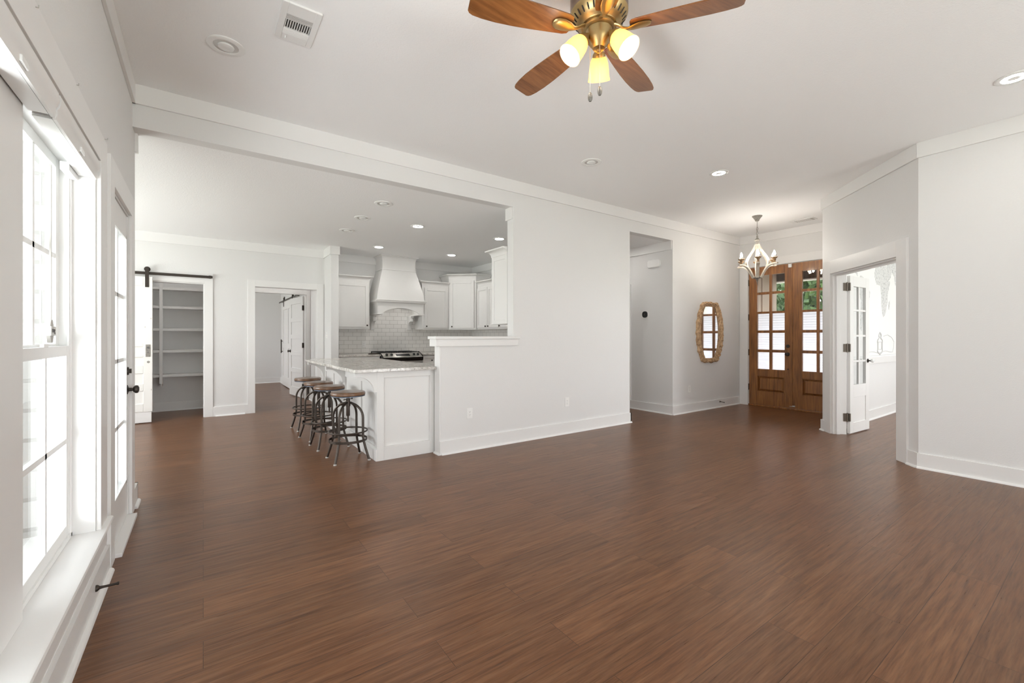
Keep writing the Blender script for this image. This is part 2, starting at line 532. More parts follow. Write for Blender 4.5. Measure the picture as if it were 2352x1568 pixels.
struct('wall_kitchen_north', MB().box(1.855, YK, 0, 5.0, 8.44, H2), M_WALL)
struct('wall_kitchen_east', MB().box(XK, 4.257, 0, 5.0, YK, H2), M_WALL)
struct('wall_hall_east', MB().box(6.02, 4.257, 0, 6.14, 7.6, H2), M_WALL)
struct('wall_hall_north', MB().box(5.0, 7.6, 0, 6.14, 7.7, H2), M_WALL)
struct('wall_pantry_north', MB().box(-1.7, 9.22, 0, 0.5, 9.3, H2).box(-1.8, 8.28, 0, -1.7, 9.3, H2), M_WALL)
struct('wall_passage_west', MB().box(0.5, 8.28, 0, 0.62, 9.3, H2), M_WALL)
struct('wall_passage_east', MB().box(1.72, 8.44, 0, 1.84, 13.4, H2), M_WALL)
struct('wall_passage_north', rect_wall(MB(), 'y', 9.3, 9.4, 0.5, 1.72, 0, H2, [(0.74, 1.65, 0, 2.05)]), M_WALL)
struct('wall_rear_north', MB().box(-2.7, 13.25, 0, 1.72, 13.4, H2), M_WALL)
struct('wall_exterior_brick', MB().box(-2.8, 4.05, -0.1, -0.6, 4.16, 3.1), M_BRICK)

# backsplash tile
struct('wall_backsplash_north', MB().box(1.856, 8.311, 0.92, 4.811, 8.3195, 1.80), M_TILE)
struct('wall_backsplash_east', MB().box(4.811, 4.9, 0.92, 4.8195, 8.311, 1.40), M_TILE_Y)

# ------------------------------------------------------------------ trim
TN = [0]


def trim(mb, bevel=0.0015, m=None):
    TN[0] += 1
    return struct('trim_%d' % TN[0], mb, m or M_TRIM, bevel)


def run(mb, p0, p1, n, z0, z1, t, e0=0.0, e1=0.0):
    """board along p0-p1, standing t off the wall on the side of n"""
    a, b, nn = Vector((*p0, 0)), Vector((*p1, 0)), Vector((*n, 0)).normalized()
    d = (b - a).normalized(); a = a - d * e0; b = b + d * e1
    q = [a, b, b + nn * t, a + nn * t]
    return mb.prism([(v.x, v.y) for v in q], z0, z1, lambda x, y, z: (x, y, z))


def crown(segs, z):
    mb = MB()
    for p0, p1, n, e0, e1 in segs: run(mb, p0, p1, n, z - 0.14, z, 0.019, e0, e1)
    return trim(mb)


def base(side, segs):
    mb = MB()
    for p0, p1, n, e0, e1 in segs:
        run(mb, p0, p1, n, 0, 0.14, 0.016, e0, e1)
        a, b, nn = Vector((*p0, 0)), Vector((*p1, 0)), Vector((*n, 0)).normalized()
        d = (b - a).normalized(); a = a - d * e0; b = b + d * e1
        prof = [(0.016, 0)] + [(0.016 + 0.019 * cos(i * pi / 8), 0.019 * sin(i * pi / 8)) for i in range(5)]
        rings = [[c + nn * u + Vector((0, 0, v)) for u, v in prof] for c in (a, b)]
        mb.loft(rings)
    return struct('baseboard_' + side, mb, M_TRIM)


dn = (-s2, s2)
crown([((XW, YN), (8.055, YN), (0, -1), 0, 0), ((XW, -3.6), (XW, YN), (1, 0), 0, 0)], H1)
crown([((XE, 2.335), (XE, YN), (-1, 0), 0, 0), ((6.69, 2.335), (XE, 2.335), (0, 1), 0, 0),
       (tuple(D(0, 0, 0).xy), tuple(D(1.69, 0, 0).xy), dn, 0, 0.012), ((XR, -3.6), (XR, 1.14), (-1, 0), 0, 0.008)], H1)
crown([((-2.7, YP), (1.735, YP), (0, -1), 0, 0), ((1.735, 7.66), (1.735, YP), (-1, 0), 0.019, 0), ((1.735, 7.66), (1.855, 7.66), (0, -1), 0, 0.019),
       ((1.855, 7.66), (1.855, YK), (1, 0), 0, 0), ((1.855, YK), (XK, YK), (0, -1), 0, 0), ((XK, 4.257), (XK, YK), (-1, 0), 0, 0)], H2)
crown([((2.947, 4.155), (2.947, 4.257), (-1, 0), 0, 0.019), ((2.947, 4.257), (XK, 4.257), (0, 1), 0, 0)], H2)
crown([((XW, 4.262), (XW, 4.28), (1, 0), 0, 0.019), ((-2.7, 4.28), (XW, 4.28), (0, 1), 0, 0)], H2)
crown([((6.02, 4.152), (6.02, 7.6), (-1, 0), 0, 0), ((5.0, 4.257), (5.0, 7.6), (1, 0), 0, 0)], H2)

base('north', [((2.02, YN), (5.0, YN), (0, -1), 0, 0.016), ((2.02, YN), (2.02, 4.25), (-1, 0), 0.016, 0), ((5.0, YN), (5.0, 7.6), (1, 0), 0.016, 0)])
base('entry', [((6.02, YN), (XE, YN), (0, -1), 0.016, 0), ((6.02, YN), (6.02, 4.95), (-1, 0), 0.0, 0)])
base('diagonal', [(tuple(D(0, 0, 0).xy), tuple(D(0.12, 0, 0).xy), dn, 0.007, 0), (tuple(D(1.604, 0, 0).xy), tuple(D(1.69, 0, 0).xy), dn, 0, 0.016),
                  ((6.69, 2.335), (8.055, 2.335), (0, 1), 0, 0)])
base('right', [((XR, -3.6), (XR, 1.14), (-1, 0), 0, 0.007)])
base('west', [((XW, -3.6), (XW, 3.09), (1, 0), 0, 0), ((XW, 4.10), (XW, 4.28), (1, 0), 0, 0.016), ((-0.7, 4.28), (XW, 4.28), (0, 1), 0, 0.016)])
base('pantry', [((0.155, YP), (0.545, YP), (0, -1), 0, 0), ((-2.7, YP), (-0.75, YP), (0, -1), 0, 0), ((-1.7, 9.22), (0.5, 9.22), (0, -1), 0, 0)])
base('passage', [((1.72, 8.44), (1.72, 9.3), (-1, 0), 0, 0), ((1.72, 9.4), (1.72, 13.25), (-1, 0), 0, 0), ((-2.7, 13.25), (1.72, 13.25), (0, -1), 0, 0)])
base('study', [((6.9, 2.22), (11.2, 2.22), (0, -1), 0, 0)])

# casings: flat boards
mb = MB(); mb.box(0.015, YP - 0.018, 0, 0.122, YP, 2.19).box(-0.86, YP - 0.018, 2.045, 0.015, YP, 2.19).box(-0.86, YP - 0.018, 0, -0.74, YP, 2.045)
mb.box(0.0, YP, 0, 0.0149, 8.28, 2.045).box(-0.74, YP, 2.03, 0.0, 8.28, 2.0449)
trim(mb)
mb = MB(); mb.box(0.582, YP - 0.018, 0, 0.684, YP, 2.15).box(1.614, YP - 0.018, 0, 1.718, YP, 2.15).box(0.684, YP - 0.018, 2.043, 1.614, YP, 2.15)
mb.box(0.122, YP - 0.017, 0, 0.582, YP, 0.15)
trim(mb)
mb = MB(); mb.box(0.635, 9.28, 0, 0.74, 9.3, 2.14).box(1.65, 9.28, 0, 1.718, 9.3, 2.14).box(0.74, 9.28, 2.05, 1.65, 9.3, 2.14)
mb.box(1.63, 9.3, 0, 1.6499, 9.4, 2.05)
trim(mb)
# study doorway casing and jamb
mb = MB(); dbox(mb, 0.12, 0.263, -0.024, 0, 0, 2.19); dbox(mb, 0.263, 1.464, -0.024, 0, 2.03, 2.19); dbox(mb, 1.464, 1.604, -0.024, 0, 0, 2.19)
trim(mb)
mb = MB(); dbox(mb, 1.444, 1.4639, 0.0, 0.155, 0, 2.03); dbox(mb, 0.2631, 0.283, 0.0, 0.155, 0, 2.03); dbox(mb, 0.283, 1.444, 0.0, 0.155, 2.012, 2.0299)
dbox(mb, 1.430, 1.444, 0.035, 0.075, 0, 2.0); dbox(mb, 0.283, 1.444, 0.035, 0.075, 1.998, 2.012); dbox(mb, 1.4641, 1.56, 0.1401, 0.158, 0, 2.1)
trim(mb)
# front door casing
mb = MB(); mb.box(XE - 0.018, 3.975, 0, XE, YN - 0.017, 2.47).box(XE - 0.018, 2.42, 0, XE, 2.55, 2.47).box(XE - 0.012, 2.42, 2.47, XE, YN - 0.017, 2.6)
trim(mb)
# west door casing
mb = MB(); mb.box(XW, 3.11, 0, XW + 0.018, 3.235, 2.20).box(XW, 3.955, 0, XW + 0.018, 4.08, 2.20).box(XW, 3.235, 2.06, XW + 0.018, 3.955, 2.20)
mb.box(-0.56, 3.2351, 0, XW, 3.25, 2.06).box(-0.56, 3.94, 0, XW, 3.9549, 2.06).box(-0.56, 3.25, 2.045, XW, 3.94, 2.0599)
mb.box(-0.50, 3.25, 0.0, -0.37, 3.94, 0.022)
trim(mb)
# window casing, stool, apron
mb = MB(); mb.box(XW, 2.835, 0.31, XW + 0.018, 3.0, 2.207).box(XW, 0.77, 0.31, XW + 0.018, 0.935, 2.207).box(XW, 0.935, 2.07, XW + 0.018, 2.835, 2.207)
mb.box(-0.51, 2.826, 0.31, XW, 2.8399, 2.075).box(-0.51, 0.9301, 0.31, XW, 0.944, 2.075).box(-0.51, 0.944, 2.062, XW, 2.826, 2.0749)
trim(mb)
mb = MB()
prof = [(-0.515, 0.2851), (-0.385, 0.285), (-0.379, 0.2885), (-0.376, 0.2975), (-0.379, 0.3065), (-0.385, 0.31), (-0.515, 0.31)]
mb.prism(prof, 0.75, 3.03, lambda u, v, t: (u, t, v))
trim(mb, 0)
mb = MB(); mb.box(XW, 0.78, 0.19, XW + 0.017, 3.0, 0.285); trim(mb)
# pony wall cap and pass-through
mb = MB(); mb.box(1.945, 4.10, 1.205, 3.02, 4.30, 1.235); trim(mb, 0.004)
mb = MB(); mb.box(1.958, YN - 0.02, 1.13, 3.005, YN, 1.205).box(1.958, YN, 1.13, 2.02, 4.28, 1.205); trim(mb)
mb = MB(); mb.box(2.005, YN + 0.001, 0.0, 2.0199, 4.256, 1.13); trim(mb)
# study chair rail
trim(MB().box(6.9, 2.195, 0.83, 11.2, 2.22, 0.925))
# hall door casing on the hall wall
mb = MB(); mb.box(6.0, 4.95, 0, 6.02, 5.07, 2.13).box(6.0, 5.07, 2.0, 6.02, 5.95, 2.13).box(6.0, 5.95, 0, 6.02, 6.07, 2.13); trim(mb)

# ------------------------------------------------------------------ west windows
def sash_window(name, y0, y1, bare=False):
    f = MB()
    # fixed frame
    f.box(-0.58, y0, 0.31, -0.495, y0 + 0.02, 2.062).box(-0.58, y1 - 0.02, 0.31, -0.495, y1, 2.062)
    f.box(-0.58, y0, 2.03, -0.495, y1, 2.062).box(-0.58, y0, 0.311, -0.495, y1, 0.33)
    f.box(-0.508, y0 + 0.02, 0.33, -0.50, y0 + 0.03, 2.03).box(-0.508, y1 - 0.03, 0.33, -0.50, y1 - 0.02, 2.03)
    win = struct(name, f, M_VINYL, 0.001)

    def sash(z0, z1, x0, x1, nm):
        a, b = y0 + 0.022, y1 - 0.022
        g = MB()
        grid(lambda ua, ub, za, zb: g.box(x0, ua, za, x1, ub, zb), a, b, z0, z1, [(a + 0.045, b - 0.045)], [(z0 + 0.05, z1 - 0.045)])
        so = g.build(nm, M_VINYL, win, bevel=0.002)
        MB().box((x0 + x1) / 2 - 0.002, a + 0.045, z0 + 0.05, (x0 + x1) / 2 + 0.002, b - 0.045, z1 - 0.045).build('glass_pane', M_GLASS, so)
        m2 = MB(); ym, zm = (a + b) / 2, (z0 + z1) / 2; xm = (x0 + x1) / 2 + 0.012
        m2.box(xm - 0.008, ym - 0.011, z0 + 0.05, xm, ym + 0.011, z1 - 0.045).box(xm - 0.008, a + 0.045, zm - 0.011, xm, b - 0.045, zm + 0.011)
        m2.build('muntin', M_VINYL, so)
        return so
    lo = sash(0.33, 1.19, -0.53, -0.502, 'lower_sash')
    MB().box(-0.515, (y0 + y1) / 2 - 0.03, 1.19, -0.503, (y0 + y1) / 2 + 0.03, 1.202).build('sash_lock', M_VINYL, lo)
    sash(1.15, 2.03, -0.565, -0.535, 'upper_sash')
    return win


sash_window('window_1', 2.085, 2.826)
sash_window('window_2', 0.944, 1.79)
mb = MB(); mb.box(-0.58, 1.80, 0.31, -0.478, 2.075, 2.062).box(-0.478, 1.80, 0.31, -0.468, 1.84, 2.062).box(-0.52, 2.075, 0.31, -0.49, 2.085, 2.062)
trim(mb)
# rear windows, unseen behind the camera, added to let light in
for i, (a, b) in enumerate(((0.2, 2.3), (2.9, 5.0))):
    f = MB(); ym = (a + b) / 2
    grid(lambda ua, ub, za, zb: f.box(ua, -3.68, za, ub, -3.62, zb), a, b, 0.4, 2.5, [(a + 0.06, ym - 0.03), (ym + 0.03, b - 0.06)], [(0.46, 1.45), (1.5, 2.44)])
    struct('window_%d' % (3 + i), f, M_VINYL)


# blinds, fully raised, behind a moulded valance
def blind(label, y0, y1):
    t = thing('window_blind', label, 'blind', (-0.44, (y0 + y1) / 2, 1.975), 0, 'raised blinds over the left windows')
    off = t.location
    MB().box(-0.468, y0 + 0.01, 2.02, -0.428, y1 - 0.01, 2.06).build('headrail', M_VINYL, t, off)
    sl = MB()
    for k in range(9): sl.box(-0.472, y0 + 0.012, 1.978 + k * 0.0046, -0.424, y1 - 0.012, 1.981 + k * 0.0046)
    sl.build('raised_slats', M_VINYL, t, off)
    pr = [(-0.421, 1.975), (-0.412, 1.975), (-0.412, 1.982), (-0.409, 1.990), (-0.409, 2.008), (-0.404, 2.016), (-0.400, 2.030), (-0.399, 2.046), (-0.402, 2.054), (-0.402, 2.061), (-0.421, 2.061)]
    MB().prism(pr, y0, y1, lambda u, v, q: (u, q, v)).build('valance', M_TRIM, t, off)
    c = MB(); c.box(-0.411, y1 - 0.36, 1.985, -0.404, y1 - 0.30, 2.004)
    c.build('valance_clip', M_CRYSTAL, t, off, 0.002)
    return t


blind('white raised blind behind its valance, over the far left window by the glazed door', 2.125, 2.823)
blind('white wooden blind raised behind its valance, cut by the left edge of the photo', 0.95, 2.108)
tag(MB().box(-0.505, 2.66, 1.955, -0.475, 2.82, 1.99).build('blind_bracket', M_VINYL, bevel=0.002), 'small white block under the head of the far left window frame', 'bracket')

# sensor on the window
t = thing('window_sensor', 'grey window alarm sensor with banded grey strips above the sash rail', 'sensor', (-0.50, 2.60, 1.205))
MB().box(-0.530, 2.572, 1.235, -0.512, 2.632, 1.275).build('sensor_body', M_LTGREY, t, t.location, 0.002)
for z0, z1, wa, wb in ((1.275, 1.302, 0.026, 0.012), (1.206, 1.235, 0.012, 0.026)):
    MB().prism([(2.60 - wa, z0), (2.60 + wa, z0), (2.60 + wb, z1), (2.60 - wb, z1)], -0.528, -0.516, lambda u, v, q: (q, u, v)).build('strap', M_GREYPL, t, t.location)
MB().box(-0.530, 2.634, 1.236, -0.514, 2.648, 1.273).build('magnet', M_GREYPL, t, t.location, 0.001)
MB().box(-0.524, 2.597, 1.303, -0.518, 2.600, 1.95).box(-0.524, 2.603, 1.303, -0.518, 2.606, 1.95).build('wire_pair', M_GREYPL, t, t.location)


def text_mesh(s, size, m, mtx, parent, off=(0, 0, 0), depth=0.0006, name='lettering'):
    c = bpy.data.curves.new('tmp', 'FONT'); c.body = s; c.size = size; c.align_x = 'CENTER'; c.align_y = 'CENTER'; c.extrude = depth
    o = bpy.data.objects.new('tmp', c); COL.objects.link(o)
    dg = bpy.context.evaluated_depsgraph_get(); dg.update()
    me = bpy.data.meshes.new_from_object(o.evaluated_get(dg))
    bpy.data.objects.remove(o); bpy.data.curves.remove(c)
    me.transform(Matrix.Translation(-Vector(off)) @ mtx)
    me.materials.clear(); me.materials.append(m); me.name = name
    r = bpy.data.objects.new(name, me); COL.objects.link(r); r.parent = parent
    return r


M_YZ = Matrix(((0, 0, 1, 0), (1, 0, 0, 0), (0, 1, 0, 0), (0, 0, 0, 1)))   # text facing +x
text_mesh('ring', 0.031, M_SLOT, Matrix.Translation((-0.5115, 2.602, 1.258)) @ M_YZ, t, t.location)

# nails left over the casing
for y, z, lb in ((1.834, 2.186, 'small grey wall nail at the top left corner of the photo'), (2.338, 2.197, 'small grey wall nail above the middle of the left window head'),
                 (2.959, 2.216, 'small grey wall nail above the right end of the left window casing')):
    m_ = MB(); m_.cyl((-0.417, y, z), (-0.392, y + 0.002, z + 0.004), 0.0016, n=6).cyl((-0.392, y + 0.002, z + 0.004), (-0.392, y + 0.004, z + 0.012), 0.0016, n=6)
    tag(m_.build('wall_nail', M_GREYPL), lb, 'nail', 'nails over the left window')


# ------------------------------------------------------------------ door hardware helpers (local frames)
def knob_bm(p, n, r=0.027, proj=0.06):
    p, n = Vector(p), Vector(n).normalized()
    q = n.to_track_quat('Z', 'Y').to_matrix().to_4x4()
    return MB().lathe([(0, 0), (0.031, 0), (0.031, 0.006), (0.012, 0.012), (0.010, proj * 0.5), (r * 0.7, proj * 0.55), (r, proj * 0.72), (r * 0.95, proj * 0.9), (r * 0.5, proj), (0, proj + 0.001)], p, 20, q)


def hinge_bm(p, h=0.10):
    p = Vector(p)
    b = MB(); b.cyl(p - Vector((0, 0, h / 2 + 0.006)), p + Vector((0, 0, h / 2 + 0.006)), 0.007, n=10)
    return b


# west glazed door
d = MB()
grid(lambda ua, ub, za, zb: d.box(-0.465, ua, za, -0.421, ub, zb), 3.253, 3.937, 0.025, 2.04, [(3.345, 3.845)], [(0.26, 1.90)])
d = struct('door_1', d, M_TRIM, 0.002)
MB().box(-0.444, 3.345, 0.26, -0.440, 3.845, 1.90).build('glass_pane', M_GLASS, d)
g = MB()
for z in (0.67, 1.08, 1.49): g.box(-0.455, 3.345, z - 0.012, -0.430, 3.845, z + 0.012)
g.box(-0.455, 3.583, 0.26, -0.430, 3.607, 1.90)
for a, b, c_, e in ((3.345, 3.365, 0.26, 1.90), (3.825, 3.845, 0.26, 1.90)): g.box(-0.421, a, c_, -0.414, b, e)
g.box(-0.421, 3.345, 0.26, -0.414, 3.845, 0.285).box(-0.421, 3.345, 1.875, -0.414, 3.845, 1.90)
g.build('muntin', M_TRIM, d)
knob_bm((-0.421, 3.892, 0.875), (1, 0, 0), 0.027, 0.065).build('door_knob', M_BRONZE, d)
m_ = MB(); m_.lathe([(0, 0), (0.028, 0), (0.026, 0.012), (0, 0.013)], (-0.421, 3.892, 1.0), 18, Matrix.Rotation(R90, 4, 'Y')); m_.box(-0.409, 3.887, 0.985, -0.395, 3.897, 1.015)
m_.build('deadbolt', M_BRONZE, d)
for z in (0.30, 1.05, 1.80): hinge_bm((-0.413, 3.246, z)).build('hinge', M_LTGREY, d)


# door stops
def door_stop(label, p, dvec):
    p = Vector(p); dv = Vector(dvec).normalized()
    q = dv.to_track_quat('Z', 'Y').to_matrix().to_4x4()
    o = MB().lathe([(0, 0), (0.015, 0), (0.014, 0.006), (0.007, 0.014), (0.0055, 0.03), (0.0055, 0.070), (0.0075, 0.072), (0.0075, 0.080), (0, 0.081)], (0, 0, 0), 16, q).build('door_stop', M_BRONZE)
    o.location = p
    return tag(o, label, 'door stop', 'door stops on the baseboards')


door_stop('dark bronze door stop sticking out of the baseboard under the left window', (XW + 0.016, 2.72, 0.083), (1, 0, 0))
door_stop('dark door stop on the entry baseboard below the mirror', (7.36, YN - 0.016, 0.10), (0.25, -1, -0.12))

# ------------------------------------------------------------------ front double door
def front_leaf(name, y0, y1, cols, kn):
    z0, z1 = 0.03, 2.462
    rows = [(0.262, 0.542), (0.66, 0.958), (1.005, 1.297), (1.342, 1.637), (1.673, 1.974), (2.017, 2.314)]
    g = MB()
    x0, x1 = XE + 0.01, XE + 0.055
    us = [(cols[0][0], cols[-1][1])]
    grid(lambda a, b, c, e: g.box(x0, a, c, x1, b, e), y0, y1, z0, z1, us, [rows[0], (rows[1][0], rows[-1][1])])
    o = struct(name, g, M_DOORWOOD, 0.003)
    g = MB()
    grid(lambda a, b, c, e: g.box(x0 + 0.004, a, c, x1 - 0.004, b, e) if b - a > 1e-4 and e - c > 1e-4 else None, us[0][0], us[0][1], rows[1][0], rows[-1][1], cols, rows[1:])
    g.build('muntin', M_DOORWOOD, o, bevel=0.003)
    a, b = us[0]; c, e = rows[0]; k = 0.035
    pm = MB(); pm.box(x0 + 0.03, a, c, x1 - 0.01, b, e)
    pm.loft([[(x0 + 0.03, u, v) for u, v in ((a + 0.012, c + 0.012), (b - 0.012, c + 0.012), (b - 0.012, e - 0.012), (a + 0.012, e - 0.012))],
             [(x0 + 0.004, u, v) for u, v in ((a + k + 0.012, c + k + 0.012), (b - k - 0.012, c + k + 0.012), (b - k - 0.012, e - k - 0.012), (a + k + 0.012, e - k - 0.012))]])
    fm = MB()
    for q in ((a, a + 0.012, c, e), (b - 0.012, b, c, e), (a, b, c, c + 0.012), (a, b, e - 0.012, e)): fm.box(x0 - 0.003, q[0], q[2], x0 + 0.02, q[1], q[3])
    pan = pm.build('raised_panel', M_DOORWOOD, o)
    fm.build('panel_moulding', M_DOORWOOD, pan)
    for (ca, cb) in cols:
        for (ra, rb) in rows[1:]:
            MB().box(x0 + 0.024, ca, ra, x0 + 0.028, cb, rb).build('glass_pane', M_GLASS, o)
    if kn:
        knob_bm((x0, y0 + 0.058, 0.935), (-1, 0, 0), 0.028, 0.055).build('door_knob', M_BRONZE, o)
        MB().lathe([(0, 0), (0.03, 0), (0.027, 0.014), (0.012, 0.016), (0.012, 0.024), (0, 0.025)], (x0, y0 + 0.058, 1.07), 20, Matrix.Rotation(-R90, 4, 'Y')).build('deadbolt', M_BRONZE, o)
        MB().lathe([(0, 0), (0.010, 0), (0.008, 0.005), (0, 0.006)], (x0, y0 + 0.058, 0.68), 12, Matrix.Rotation(-R90, 4, 'Y')).build('keyhole_cover', M_BRONZE, o)
        for z in (0.33, 0.95, 1.58, 2.2): MB().cyl((x0 - 0.006, y1 + 0.003, z - 0.055), (x0 - 0.006, y1 + 0.003, z + 0.055), 0.007, n=10).build('hinge', M_BRONZE, o)
    return o


front_leaf('door_2', 3.266, 3.967, [(3.376, 3.581), (3.624, 3.826)], True)
front_leaf('door_3', 2.557, 3.262, [(2.66, 2.867), (2.905, 3.112)], False)
struct('trim_%d' % (TN[0] + 1), MB().box(XE + 0.002, 3.252, 0.03, XE + 0.012, 3.276, 2.46), M_DOORWOOD, 0.002); TN[0] += 1
struct('trim_%d' % (TN[0] + 1), MB().box(XE - 0.01, 2.552, 0.0, XE + 0.12, 3.973, 0.028), M_DOORWOOD, 0.004); TN[0] += 1


def cell_shade(label, y0, y1):
    m_ = MB(); n = 48; z0, z1 = 0.64, 1.652; x = XE + 0.064
    pts = []
    for i in range(n + 1): pts.append((x + (0.008 if i % 2 else 0.0), z0 + (z1 - z0) * i / n))
    back = [(u + 0.002, v) for u, v in pts]
    m_.prism(pts + back[::-1], y0, y1, lambda u, v, q: (u, q, v))
    t = thing('cellular_shade', label, 'shade', (x, (y0 + y1) / 2, z0), 0, 'pleated shades on the front doors')
    m_.build('pleated_fabric', M_CELL, t, t.location, smooth=10)
    MB().box(x - 0.003, y0, z1, x + 0.014, y1, z1 + 0.018).build('top_rail', M_VINYL, t, t.location)
    MB().box(x - 0.003, y0, z0 - 0.016, x + 0.014, y1, z0).build('bottom_rail', M_VINYL, t, t.location)
    return t


cell_shade('white pleated shade over the lower panes of the left front door', 3.365, 3.838)
cell_shade('white pleated shade over the lower panes of the right front door', 2.648, 3.124)
tag(MB().box(XE - 0.022, 3.255, 2.395, XE + 0.0105, 3.308, 2.452).build('door_sensor', M_VINYL, bevel=0.003), 'small white alarm contact at the top where the wooden front doors meet', 'sensor')
t = thing('slide_bolt', 'small bright slide bolt at the foot of the right wooden front door', 'bolt', (XE, 3.235, 0.05))
MB().box(XE + 0.001, 3.21, 0.052, XE + 0.0105, 3.252, 0.082).build('bolt_plate', M_CHROME, t, t.location, 0.001)
MB().cyl((XE - 0.003, 3.215, 0.067), (XE - 0.003, 3.295, 0.060), 0.005, n=10).build('bolt_rod', M_CHROME, t, t.location)

# porch and trees beyond the front door
struct('ceiling_porch', MB().box(8.2, 2.34, 2.72, 10.1, 9.0, 2.8).box(9.95, 2.34, 2.40, 10.1, 9.0, 2.72), M_PORCHWOOD)
struct('trim_%d' % (TN[0] + 1), MB().box(9.93, 2.34, 2.375, 10.12, 9.0, 2.40), M_TRIM); TN[0] += 1
mb = MB(); mb.box(8.2, 4.30, 0, 9.9, 4.42, 2.72)
for k in range(4): mb.box(8.35 + k * 0.45, 4.285, 0, 8.40 + k * 0.45, 4.30, 2.72)
struct('wall_porch', mb, M_SIDING)
struct('floor_porch', MB().box(8.2, 2.34, -0.12, 14.0, 9.0, -0.01), M_GROUND)
struct('ground', MB().box(-30, -30, -0.3, 60, 60, -0.125), M_LAWN)
struct('floor_patio', MB().box(-8, -8, -0.125, -0.58, 4.05, -0.05), M_GROUND)


def tree(label, x, y, h, r, m, seed):
    rnd = random.Random(seed)
    t = thing('tree', label, 'tree', (x, y, -0.12), 0, 'trees beyond the front porch')
    b = MB(); b.tube([(0, 0, 0), (0.05, 0.02, h * 0.3), (-0.03, 0.05, h * 0.6), (0.02, 0, h * 0.85)], [0.16, 0.13, 0.09, 0.03], 8)
    for k in range(6):
        a = k * 1.05 + rnd.random(); z = h * (0.3 + 0.08 * k)
        b.tube([(0, 0, z), (cos(a) * r * 0.4, sin(a) * r * 0.4, z + h * 0.12), (cos(a) * r * 0.75, sin(a) * r * 0.75, z + h * 0.18)], [0.06, 0.04, 0.015], 6)
    b.build('trunk', M_BARK, t)
    f = MB()
    for i in range(2600):
        a, u = rnd.random() * 2 * pi, rnd.random() ** 0.4
        zz = rnd.random()
        rr = r * u * (sin(pi * (0.12 + 0.86 * zz)) ** 0.6)
        c = Vector((rr * cos(a), rr * sin(a), h * (0.16 + 0.84 * zz)))
        c += Vector((rnd.uniform(-.15, .15), rnd.uniform(-.15, .15), rnd.uniform(-.15, .15)))
        n = Vector((rnd.uniform(-1, 1), rnd.uniform(-1, 1), rnd.uniform(-1, 1))).normalized()
        p = n.orthogonal().normalized(); q = n.cross(p); s_ = rnd.uniform(0.12, 0.22)
        f.face([f.bm.verts.new(c + p * s_), f.bm.verts.new(c + q * s_ * 0.5), f.bm.verts.new(c - p * s_), f.bm.verts.new(c - q * s_ * 0.5)])
    f.build('foliage', m, t, smooth=180)
    return t


tree('leafy green tree seen through the upper panes of the right front door', 16.5, 5.3, 5.0, 1.6, M_LEAF, 1)
tree('leafy green tree seen through the upper panes of the left front door', 19.5, 9.0, 5.8, 2.0, M_LEAF, 2)
tree('paler green tree farther back between the two front trees, seen through the front doors', 26.5, 10.7, 5.8, 2.0, M_LEAF2, 3)
tree('tall dark tree at the far right, seen through the right front door', 25.5, 6.2, 6.2, 2.0, M_LEAF, 4)
for lb, p in (('glowing string light bulb outside the right front door, nearer its centre stile', (9.2, 3.43, 2.49)),
              ('glowing string light bulb outside the right front door, at its right edge', (9.2, 3.24, 2.49))):
    t = thing('string_light', lb, 'light', p, 0, 'string lights under the porch')
    MB().lathe([(0, -0.065), (0.015, -0.06), (0.025, -0.042), (0.024, -0.02), (0.012, 0.0), (0.011, 0.01), (0, 0.01)], n=16).build('bulb', M_STRING, t)
    MB().lathe([(0.014, 0.0), (0.017, 0.002), (0.017, 0.05), (0.004, 0.055), (0.003, 0.25)], n=12).build('socket', M_BLACK, t)

# ------------------------------------------------------------------ study: door, map mural
hp = D(1.452, 0.165, 0)
d = MB(); Wd = 0.575
cols = [(0.10, 0.265), (0.295, Wd - 0.105)]; rows = [(0.14, 0.46), (0.62, 0.905), (0.93, 1.23), (1.255, 1.555), (1.58, 1.87)]
grid(lambda a, b, c, e: d.box(a, -0.0175, c, b, 0.0175, e), 0.0, Wd, 0.012, 2.0, [(0.10, Wd - 0.105)], [rows[0], (0.62, 1.87)])
d = struct('door_4', d, M_TRIM, 0.002)
d.location = (hp.x + 0.012, hp.y - 0.012, 0); d.rotation_euler = (0, 0, radians(-3.5))
g = MB(); grid(lambda a, b, c, e: g.box(a, -0.013, c, b, 0.013, e) if b - a > 1e-4 and e - c > 1e-4 else None, 0.10, Wd - 0.105, 0.62, 1.87, cols, rows[1:]); g.build('muntin', M_TRIM, d, bevel=0.002)
MB().box(0.10, -0.008, 0.14, Wd - 0.105, 0.008, 0.46).build('lower_panel', M_TRIM, d)
for a, b in cols:
    for c, e in rows[1:]: MB().box(a, -0.002, c, b, 0.002, e).build('glass_pane', M_GLASS, d)
for sgn in (-1, 1):
    k_ = MB(); k_.lathe([(0, 0), (0.027, 0), (0.025, 0.006), (0.009, 0.012), (0.008, 0.03), (0.016, 0.034), (0, 0.036)], (Wd - 0.05, sgn * 0.0175, 0.915), 18, Matrix.Rotation(-sgn * R90, 4, 'X'))
    ko = k_.build('door_knob', M_BRONZE, d)
    c_ = MB(); c_.lathe([(0, 0.034), (0.014, 0.035), (0.024, 0.045), (0.026, 0.055), (0.018, 0.068), (0, 0.072)], (Wd - 0.05, sgn * 0.0175, 0.915), 8, Matrix.Rotation(-sgn * R90, 4, 'X'))
    c_.build('crystal_knob', M_CRYSTAL, ko, smooth=5)
di = d.matrix_basis.inverted()
